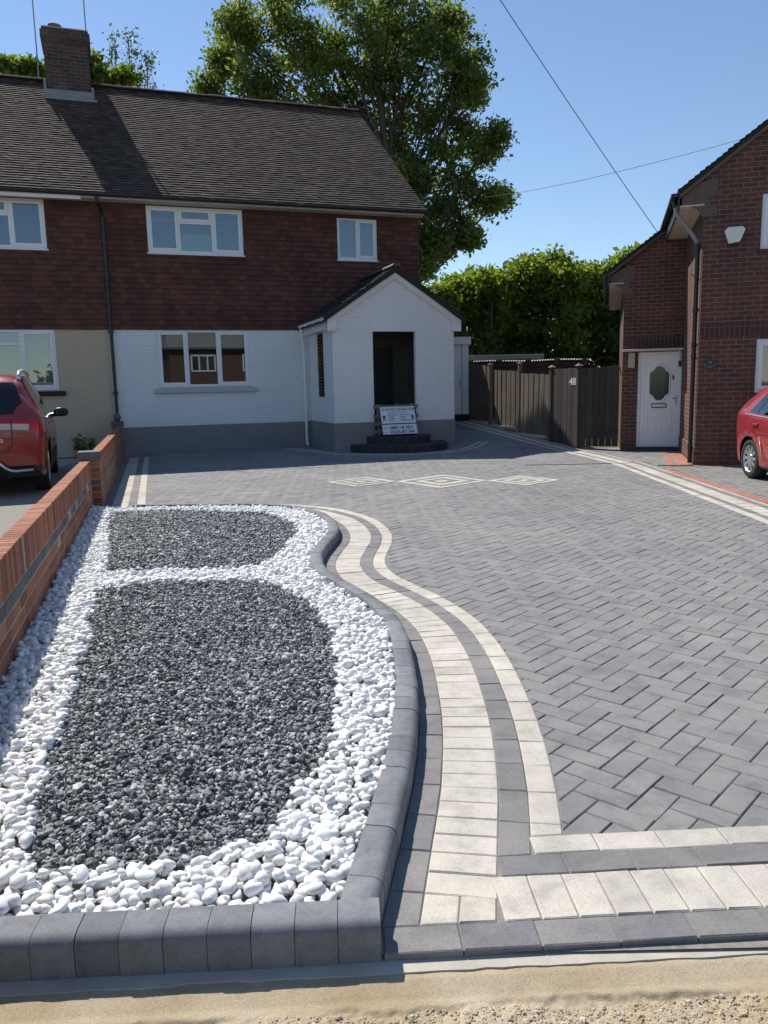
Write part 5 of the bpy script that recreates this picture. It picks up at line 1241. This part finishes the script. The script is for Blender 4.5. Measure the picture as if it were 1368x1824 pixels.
            r_m.build('rim', M['alloy'], wh); dk = MB(); dk.add([(tw/2-.07, rr*.64*math.cos(2*math.pi*k/24), rr*.64*math.sin(2*math.pi*k/24)) for k in range(24)], [tuple(range(24))]); dk.build('brake_disc', M['dark_metal'], wh)
    return body
def suv_class(y, x, z, j, NL, NG, NR, top, belt, sgn):
    zt = top(y); zb = belt(y)
    if z < .42 or (z < .50 and x > .70 and .5 < y < 3.9): return 'clad'
    if NL <= j < NL+NG:
        fz = (j-NL+.5)/NG
        if 0.55 < y < 3.05 and .06 < fz < .93:
            rear = .60+.34*fz; front = 3.05-.62*fz
            if rear < y < front:
                for py in (1.02, 1.95):
                    if abs(y-py-.05*fz) < .035: return 'pillar'
                return 'glass'
    if y < .22 and .86 < z < 1.00 and x > .28:
        if .895 < z < .940 and .36 < x < .70 and not (.50 < x < .53): return 'lensR' if sgn > 0 else 'lensL'
        return 'lampR' if sgn > 0 else 'lampL'
    return 'body'
SUV = dict(L=4.3, W2=.905, bow=.10, Ra=.40, rw=.34, yr=.88, yf=3.46, roofw=.70, spokes=10, spw=.020,
    top=[(0, .80), (.03, .97), (.07, 1.04), (.20, 1.20), (.36, 1.42), (.50, 1.54), (.75, 1.60), (1.4, 1.645), (2.1, 1.63), (2.6, 1.50), (3.1, 1.17), (3.3, 1.06), (4.0, .96), (4.25, .80), (4.3, .66)],
    bot=[(0, .42), (.08, .30), (.3, .24), (1.5, .20), (3.0, .20), (4.1, .24), (4.3, .40)], wid=[(0, .80), (.06, .845), (.2, .88), (.6, .905), (2, .905), (3.4, .90), (4.0, .84), (4.3, .68)],
    belt=[(0, 1.06), (.5, 1.05), (1.2, 1.01), (2.6, .97), (3.2, .93), (4.3, .8)], classify=suv_class)
csc = 1.07
car1 = empty('red_suv', (-5.1-.905*csc*math.cos(R(20))-0.88*csc*(-math.sin(R(20)))+.08, 11.9-.905*csc*math.sin(R(20))-.88*csc*math.cos(R(20)), -.02), R(20), 'dusty red SUV parked on the left drive facing the cream house', 'car')
car1.scale = (csc,)*3
def rear_glass(root, P, z0, z1, w0, w1, off=.014):
    top = sm_interp(P['top']); yy = np.linspace(0, 1.0, 400); tz_ = np.array([top(v) for v in yy]); m_ = MB(); nx_, nz_ = 16, 10; pts = []
    for a in range(nz_+1):
        z_ = z0+(z1-z0)*a/nz_; w_ = w0+(w1-w0)*a/nz_; row = []
        for b in range(nx_+1):
            x_ = w_*(2*b/nx_-1); c_ = 1-.05*abs(2*b/nx_-1)**6*(1 if a in (0, nz_) else 0)
            yv = float(np.interp(z_+.05*(abs(x_)/.68)**4, tz_, yy)); row.append((x_*c_, yv+P['bow']*(x_/P['W2'])**2*math.exp(-yv/.25)-off, z_))
        pts.append(row)
    for a in range(nz_):
        for b in range(nx_): m_.face([pts[a][b], pts[a][b+1], pts[a+1][b+1], pts[a+1][b]])
    return m_.build('rear_window', M['dark_glass'], root, True)
M['dark_glass'] = plain('dark_car_glass', (.012, .014, .017), .06)
body1 = make_car(car1, SUV, M['car_maroon']); rear_glass(car1, SUV, 1.09, 1.50, .68, .56)
rr_ = MB()
for sg in (1, -1):
    rr_.tube([(sg*.60, .60, 1.54), (sg*.60, .66, 1.60), (sg*.60, .80, 1.635), (sg*.60, 1.4, 1.675), (sg*.60, 2.1, 1.665), (sg*.60, 2.3, 1.61)], [.026, .030, .030, .026, .024, .018], 10)
rr_.build('roof_rail', M['silver_trim'], car1, True)
for sg in (1, -1):
    m_ = MB(); m_.lathe([(.01, -.10), (.07, -.085), (.10, -.03), (.10, .03), (.06, .085), (.01, .095)], 14); mo_ = m_.build('wing_mirror', M['black_pl'], car1, True, (sg*1.02, 2.72, 1.05)); mo_.scale = (1.15, .6, .75)
    m_ = MB(); m_.face([(-.06, -.106, -.05), (.045, -.106, -.05), (.05, -.106, .035), (-.06, -.106, .035)]); m_.build('mirror_glass', M['dark_glass'], mo_)
    m_ = MB(); m_.tube([(sg*.80, 2.76, .99), (sg*.98, 2.73, 1.02)], .034, 8); m_.build('mirror_arm', M['black_pl'], car1)
    for y_ in (1.35, 2.2): m_ = MB(); m_.box(-.012, .012, -.09, .09, -.014, .014, .006); m_.build('door_handle', M['car_maroon'], car1, False, (sg*.905, y_, .93))
m_ = MB(); 
for sg in (1, -1): m_.tube([(sg*.30, -.02, .50), (sg*.40, -.01, .40), (sg*.46, .0, .365), (sg*.52, .01, .355), (sg*.72, .07, .365)], .018, 8); m_.tube([(sg*.0+sg*.01, -.03, .50), (sg*.30, -.02, .50)], .006, 6)
m_.build('bumper_trim', M['silver_trim'], car1, True)
m_ = MB()
for sg in (1, -1): m_.tube([(sg*.28, .10, .30), (sg*.28, -.01, .30)], .05, 12)
m_.build('exhaust', M['dark_metal'], car1, True)
m_ = MB(); m_.box(-.26, .26, -.012, .0, .66, .77, .004); m_.build('number_plate', plain('blank_plate', (.60, .50, .10), .5), car1)
m_ = MB(); 
for sg in (1, -1): m_.tube([(sg*.505, .055, 1.0), (sg*.505, .03, .86), (sg*.50, -.0, .70), (sg*.44, -.0, .60), (sg*.0+sg*.01, -.012, .585)], .006, 5)
m_.build('tailgate_gap', M['under'], car1)
tz = text('ZS', .06, M['chrome'], car1, (.33, -.008, .735), bold=.002, name='badge', ext=.003); tz.rotation_euler = (math.pi/2, 0, R(4))

def hatch_class(y, x, z, j, NL, NG, NR, top, belt, sgn):
    if NL <= j < NL+NG:
        fz = (j-NL+.5)/NG
        if .08 < fz < .92:
            rear = .62+.42*fz; front = 3.0-.75*fz
            if rear < y < front:
                if abs(y-.93-.22*fz) < .02 or abs(y-1.85) < .03: return 'pillar'
                return 'glass'
    if y < .20 and .78 < z < 1.02 and x > .52: return 'lampR' if sgn > 0 else 'lampL'
    if z < .25: return 'clad'
    return 'body'
HAT = dict(L=4.05, W2=.85, bow=.16, Ra=.345, rw=.305, yr=.74, yf=3.20, roofw=.72, spokes=10, spw=.026,
    top=[(0, .70), (.03, .92), (.08, 1.00), (.22, 1.13), (.42, 1.32), (.60, 1.41), (1.0, 1.45), (1.6, 1.46), (2.1, 1.43), (2.6, 1.22), (2.95, 1.03), (3.2, .97), (3.8, .84), (4.0, .70), (4.05, .6)],
    bot=[(0, .38), (.08, .26), (.3, .20), (1.4, .17), (2.8, .17), (3.9, .20), (4.05, .35)], wid=[(0, .70), (.06, .77), (.2, .82), (.6, .85), (2, .85), (3.2, .84), (3.8, .78), (4.05, .62)],
    belt=[(0, 1.0), (.5, .99), (1.0, .95), (2.4, .90), (3.0, .88), (4.05, .75)], classify=hatch_class)
hs_ = .93
car2 = empty('red_hatchback', (5.22+.85*hs_, 11.20+.74*hs_, 0), math.pi-R(1), 'bright red hatchback parked by the brick house with only its tail in view', 'car')
car2.scale = (hs_,)*3
body2 = make_car(car2, HAT, M['car_red']); rear_glass(car2, HAT, 1.02, 1.36, .62, .54)
for sg in (1, -1):
    for y_ in (.98, 1.95): m_ = MB(); m_.tube([(0, -.09, 0), (0.018*sg, -.06, 0), (.018*sg, .06, 0), (0, .09, 0)], .012, 8); m_.build('door_handle', M['car_red'], car2, True, (sg*.855, y_, .84))
    m_ = MB(); m_.lathe([(.01, -.10), (.07, -.085), (.10, -.03), (.10, .03), (.06, .085), (.01, .095)], 14); mo_ = m_.build('wing_mirror', M['car_red'], car2, True, (sg*.96, 2.45, .98)); mo_.scale = (1.0, .6, .7)
m_ = MB(); 
for sg in (1, -1): m_.tube([(sg*.835, .58, .985), (sg*.84, .75, .975), (sg*.84, 1.4, .945), (sg*.84, 2.4, .905)], .007, 6)
m_.build('window_trim', M['silver_trim'], car2)
m_ = MB()
for sg in (1, -1): m_.tube([(sg*.853, 1.12, .66), (sg*.857, 1.5, .50), (sg*.853, 2.6, .33), (sg*.85, 1.25, .30), (sg*.853, 1.12, .66)], .010, 6); m_.tube([(sg*.853, 1.02, .72), (sg*.857, 1.6, .70), (sg*.85, 2.6, .62)], .008, 6)
m_.build('side_crease', M['car_red'], car2, True)

# ------------------------------------------------------------------ trees
def limb(mb, a, b, r0, r1, n=7, sag=.12, sides=7):
    a = np.array(a, float); b = np.array(b, float); d = b-a; L = np.linalg.norm(d); off = RNG.normal(0, sag*L, 3)*.5; off[2] += .10*L*.6
    pts = [a+d*t+off*math.sin(math.pi*t)+RNG.normal(0, .012*L, 3)*(0 < t < 1) for t in np.linspace(0, 1, n)]
    mb.tube(pts, list(np.linspace(r0, r1, n)), sides); return pts
def leaves(name, C, N_each, spread, size, mat, parent, up=.25, elong=1.5):
    C = np.array(C); n = len(C)*N_each; P = np.repeat(C, N_each, 0)+RNG.normal(0, 1, (n, 3))*np.repeat(np.atleast_1d(spread)*np.ones(len(C)), N_each)[:, None]*np.array([1, 1, .75])
    nrm = RNG.normal(0, 1, (n, 3)); nrm[:, 2] += up*2; nrm /= np.linalg.norm(nrm, axis=1)[:, None]
    t = np.cross(nrm, RNG.normal(0, 1, (n, 3))); t /= np.linalg.norm(t, axis=1)[:, None]; b = np.cross(nrm, t)
    s = size*RNG.lognormal(0, .25, n)[:, None]; c = .25*s*nrm
    V = np.stack([P-t*s*elong*.5, P-b*s*.42+c*.3, P+t*s*elong*.5, P+b*s*.42+c*.3], 1).reshape(-1, 3)
    Fq = np.arange(n*4).reshape(n, 4); return np_mesh(name, V, Fq, mat, parent, False)
def ray_pt(px, py, depth):
    d = F+RR*((px-684)/FPX)-UU*((py-912)/FPX); k = depth/d.y; return np.array([d.x*k, depth, CAMH+d.z*k])
def tree(name, label, cat, base, trunk_top, clumps, r_tr, leafn, size, mat, group=None, sub=9, spread=.35, limbs=True, up=.25):
    root = empty(name, base, 0, label, cat, group); tb = MB(); b0 = np.zeros(3); tt = np.array(trunk_top)-np.array(base)
    tp = [b0+(tt-b0)*t+RNG.normal(0, .05, 3)*(t > 0) for t in np.linspace(0, 1, 7)]; tb.tube(tp, list(np.linspace(r_tr, r_tr*.45, 7)), 10)
    cs = []
    for (c, rad) in clumps:
        c = np.array(c)-np.array(base); st = tp[int(np.clip(1+5*max(0, (c[2]/max(.1, tt[2])-.35)), 2, 6))]
        if limbs: pts = limb(tb, st, c, r_tr*.30, r_tr*.07)
        for k in range(sub):
            d = RNG.normal(0, 1, 3); d /= np.linalg.norm(d); q = c+d*np.array(rad)*RNG.uniform(.35, 1.0); cs.append(q)
            if limbs: limb(tb, pts[4] if RNG.random() < .5 else pts[-1], q, r_tr*.055, r_tr*.012, 4, .1, 4)
    tb.build('trunk', M['bark'], root, True); leaves('crown', cs, leafn, spread, size, mat, root, up); return root
D0 = 44.0; k_ = D0/FPX
oak_px = [(430, 95, 50), (478, 55, 55), (555, 45, 70), (640, 30, 65), (720, 35, 60), (785, 55, 50), (815, 90, 45), (600, 110, 70), (690, 120, 75), (765, 150, 70), (520, 120, 60), (450, 145, 45), (395, 110, 22), (375, 160, 24),
    (560, 160, 50), (645, 175, 55), (710, 205, 55), (785, 215, 55), (832, 165, 35), (760, 275, 48), (820, 250, 38), (885, 245, 24), (862, 265, 26), (745, 330, 34), (815, 330, 38), (868, 355, 24), (780, 375, 36), (815, 410, 32), (768, 430, 26), (838, 425, 14), (700, 270, 40), (735, 380, 32), (752, 425, 28), (748, 465, 26), (785, 450, 22), (720, 320, 34), (650, 230, 45), (580, 200, 40), (480, 170, 40), (660, 110, 60), (740, 110, 60), (560, 80, 55), (845, 160, 26), (700, 60, 60), (890, 355, 16), (835, 120, 24), (800, 30, 30), (600, -20, 60), (700, -25, 55), (500, 0, 40), (420, 45, 28)]
oc = []
for px, py, r in oak_px:
    rr0 = r*k_; oc.append((ray_pt(px, py, D0+RNG.uniform(-1.6, 2.0)), (rr0, rr0*1.3, rr0)))
tree('oak_tree', 'tall spreading oak tree towering behind the white house', 'tree', (2.2, D0, -.1), ray_pt(660, 60, D0), oc, .32, 80, .150, M['oak_leaf'], sub=18, spread=.30)
bush = [((20, 125), (70, 120), 32, 'low green treetop peeping over the roof at the far left'), ((175, 140), (230, 135), 32, 'bright green treetop just right of the chimney')]
for (a, b, dep, lab) in bush:
    cl = [(ray_pt(a[0]+(b[0]-a[0])*t, a[1]+(b[1]-a[1])*t+6*math.sin(t*9), dep), (.26, .5, .20)) for t in (0, .33, .66, 1)]
    bx = (cl[1][0][0]+cl[2][0][0])/2; tree('background_tree', lab, 'tree', (bx, dep+.5, -.1), (bx, dep+.5, cl[0][0][2]-1.0), cl, .15, 55, .12, M['hedge_leaf'], sub=9, spread=.16)
for px, top, bot, lab in ((200, 68, 150, 'thin young birch with sparse leaves left of its taller twin'), (232, 62, 155, 'taller thin young birch with sparse leaves behind the roof ridge'), (262, 100, 156, 'short sparse birch sapling top nearest the big oak')):
    cl = []
    for k in range(6):
        t = k/5; yy_ = top+(bot-top)*t; cl.append((ray_pt(px+RNG.normal(0, 3), yy_, 33), (.12+.30*t, .3, .28)))
    p0_ = ray_pt(px, bot, 33); tree('birch_tree', lab, 'tree', (p0_[0], 33, -.1), ray_pt(px, top, 33), cl, .045, 7, .085, M['birch_leaf'], 'young birches behind the roof', sub=6, spread=.15)
cl = [(ray_pt(162, 108, 31), (.25, .4, .5)), (ray_pt(160, 130, 31), (.25, .4, .4))]
tree('background_tree', 'dark green treetop hidden close behind the chimney stack', 'tree', (cl[0][0][0], 31, -.1), cl[0][0], cl, .12, 70, .15, M['oak_leaf'], sub=6, spread=.2)
cl = [(ray_pt(0, 112, 31), (.2, .4, .2)), (ray_pt(-20, 118, 31), (.5, .5, .4))]
tree('background_tree', 'dark leafy branch tip at the left photo edge above the roof', 'tree', (cl[1][0][0], 31, -.1), cl[1][0], cl, .12, 50, .15, M['oak_leaf'], sub=6, spread=.15)
hz = [(772, 492, 29, 'leftmost green laurel by the white porch'), (822, 478, 30, 'round bright laurel second from the porch'), (872, 468, 29.5, 'bushy laurel behind the leaning fence panels'), (925, 448, 30.5, 'laurel with tall loose shoots over the fence'), (972, 440, 30, 'tallest laurel of the row behind the fences'), (1020, 458, 29.5, 'laurel above the side gate of the fence'),
      (1068, 462, 30.5, 'laurel rising behind the arch beside the brick gable'), (1115, 440, 30, 'laurel whose top touches the brick house verge'), (1150, 500, 29.5, 'laurel half hidden by the recessed brick wall')]
for px, top, dep, lab in hz:
    cl = []; zt = ray_pt(px, top, dep)[2]; x_c = ray_pt(px, 600, dep)[0]
    for k in range(9):
        z_ = .6+(zt-1.5)*k/8; cl.append((np.array([x_c+RNG.normal(0, .28), dep+RNG.normal(0, .4), z_]), (.66, .6, .42)))
        if k < 8: cl.append((np.array([x_c+RNG.normal(0, .35), dep+1.0+RNG.normal(0, .3), z_]), (.72, .5, .45)))
    for k in range(7): cl.append((np.array([x_c+RNG.uniform(-.6, .6), dep+RNG.normal(0, .4), zt-.55-abs(RNG.normal(0, .3))]), (.16, .2, .50)))
    tree('laurel_tree', lab, 'tree', (x_c, dep, .2), (x_c, dep, zt-1.2), cl, .11, 48, .135, M['hedge_leaf'], 'laurels behind the fences', sub=9, spread=.20, up=.2)
# weeds under the neighbour's window
wd = empty('weed', fromL(-.95, -.12), AL, 'straggly green weed at the foot of the cream wall', 'plant'); m_ = MB(); tips = []
for k in range(9):
    a = np.array([RNG.uniform(-.22, .22), 0, 0]); b = a+np.array([RNG.normal(0, .12), RNG.normal(-.04, .05), RNG.uniform(.2, .5)]); pts = limb(m_, a, b, .006, .003, 5, .1, 4); tips += pts[2:]
m_.build('stem', M['bark'], wd); leaves('foliage', tips, 7, .035, .05, M['hedge_leaf'], wd)

# ------------------------------------------------------------------ cables
def cable(name, a, b, sag, r, lab):
    a, b = Vector(a), Vector(b); pts = []
    for k in range(25): t = k/24; p = a.lerp(b, t); p.z -= 4*sag*t*(1-t); pts.append(p-a)
    m_ = MB(); m_.tube(pts, r, 5); o = m_.build(name, M['black_pl'], None, False, a); tag(o, lab, 'cable'); return o
p0_, p1_ = ray_pt(900, 0, 12), ray_pt(1172, 415, 15.6); dd = (p0_-p1_)
cable('overhead_cable', p1_, p0_+dd*.9, .10, .0065, 'steep black overhead cable running down to the brick house verge')
q0, q1 = ray_pt(1368, 213, 14), ray_pt(895, 343, 30); ddq = q0-q1
cable('overhead_cable', q1-ddq*.15, q0+ddq*.4, .25, .0075, 'shallow grey overhead cable crossing from the oak to the right')

# ------------------------------------------------------------------ across the road, seen in the panes
oh = empty('brick_house', (17.6, -16.5, 0), R(12), 'plain brick house across the road mirrored in the white house window', 'house')
m_ = MB(); m_.box(-7, 7, -7, 0, -.1, 4.6); m_.build('wall', plain('far_brick', (.12, .065, .048), .9, nz=.2, nsc=3), oh)  # one plain brick colour with random mottling
m_ = MB(); m_.add([(-7.3, .4, 4.5), (7.3, .4, 4.5), (7.3, -7.4, 4.5), (-7.3, -7.4, 4.5), (-6.2, -3.5, 7.3), (6.2, -3.5, 7.3)], [(1, 0, 4, 5), (3, 2, 5, 4), (2, 1, 5), (0, 3, 4)]); m_.build('roof', plain('far_roof', (.16, .12, .10), .9, nz=.2, nsc=4), oh)
for x_, z_ in ((-4.6, 3.4), (-.8, 3.4), (3.8, 3.4), (-4.6, 1.0), (3.8, 1.0)):
    m_ = MB()
    for a in (-.85, -.3, .3, .85): m_.box(x_+a-.05, x_+a+.05, 0.002, .06, z_-.5, z_+.55)
    m_.box(x_-.9, x_+.9, .002, .07, z_+.5, z_+.6); m_.box(x_-.9, x_+.9, .002, .07, z_-.6, z_-.5); wo = m_.build('window', M['upvc'], oh); m_ = MB(); m_.box(x_-.8, x_+.8, .003, .03, z_-.5, z_+.5); m_.build('pane', plain('far_pane', (.03, .04, .05), .1), wo)
ls = empty('street_lamp', (8.3, -9.5, 0), 0, 'tall pale street lamp across the road mirrored in a window', 'street lamp')
m_ = MB(); m_.tube([(0, 0, 0), (0, 0, 1.2), (0, 0, 4.9)], [.09, .06, .045], 10); m_.build('column', plain('lamp_grey', (.5, .5, .48), .6), ls); m_ = MB(); m_.box(-.7, .1, -.08, .08, 4.85, 4.97, .02); m_.build('lantern', M['upvc'], ls)
for px, py, lab in ((7.5, -26, 'round tree across the road left of the far house'),):
    cl = [(np.array([px+RNG.normal(0, 1.2), py+RNG.normal(0, 1), 2.0+RNG.uniform(0, 3.2)]), (1.2, 1.2, .9)) for _ in range(9)]; tree('street_tree', lab, 'tree', (px, py, -.1), (px, py, 3.2), cl, .2, 40, .3, M['oak_leaf'], sub=8, spread=.45)

# pieces that stand apart become parts of their own
def separate(o):
    me = o.data; n = len(me.vertices); par = list(range(n))
    def find(a):
        while par[a] != a: par[a] = par[par[a]]; a = par[a]
        return a
    for e in me.edges:
        a, b = find(e.vertices[0]), find(e.vertices[1])
        if a != b: par[a] = b
    isl = {}
    for p in me.polygons: isl.setdefault(find(p.vertices[0]), []).append(p)
    if len(isl) < 2: return
    smooth = me.polygons[0].use_smooth; co = [v.co[:] for v in me.vertices]; first = True
    for ps in isl.values():
        idx = {}; fs = []
        for p in ps: fs.append([idx.setdefault(v, len(idx)) for v in p.vertices])
        nm = bpy.data.meshes.new(me.name); inv = sorted(idx, key=idx.get); nm.from_pydata([co[v] for v in inv], [], fs); nm.materials.append(me.materials[0])
        if smooth: nm.polygons.foreach_set('use_smooth', [True]*len(nm.polygons))
        if first: o.data = nm; first = False
        else:
            c = o.copy(); c.data = nm; COL.objects.link(c)
SEP = ('kneeler', 'soldier_course', 'fascia', 'lower_cladding', 'side_crease', 'window_trim', 'roof_rail', 'exhaust', 'post_cap', 'soffit', 'tail_light', 'bearer', 'ribbon', 'number', 'plinth', 'rail', 'sill', 'footing')
for o in list(SC.objects):
    if o.type == 'MESH' and o.name.split('.')[0] in SEP and len(o.data.polygons) < 4000: separate(o)
    elif o.type == 'MESH' and o.parent and o.parent.name in ('red_suv', 'red_hatchback') and o.name.split('.')[0] in ('window', 'pillar_trim'): separate(o)
    elif o.type == 'MESH' and o.name.split('.')[0] == 'post' and o.parent and o.parent.name.startswith('wooden_gate'): separate(o)
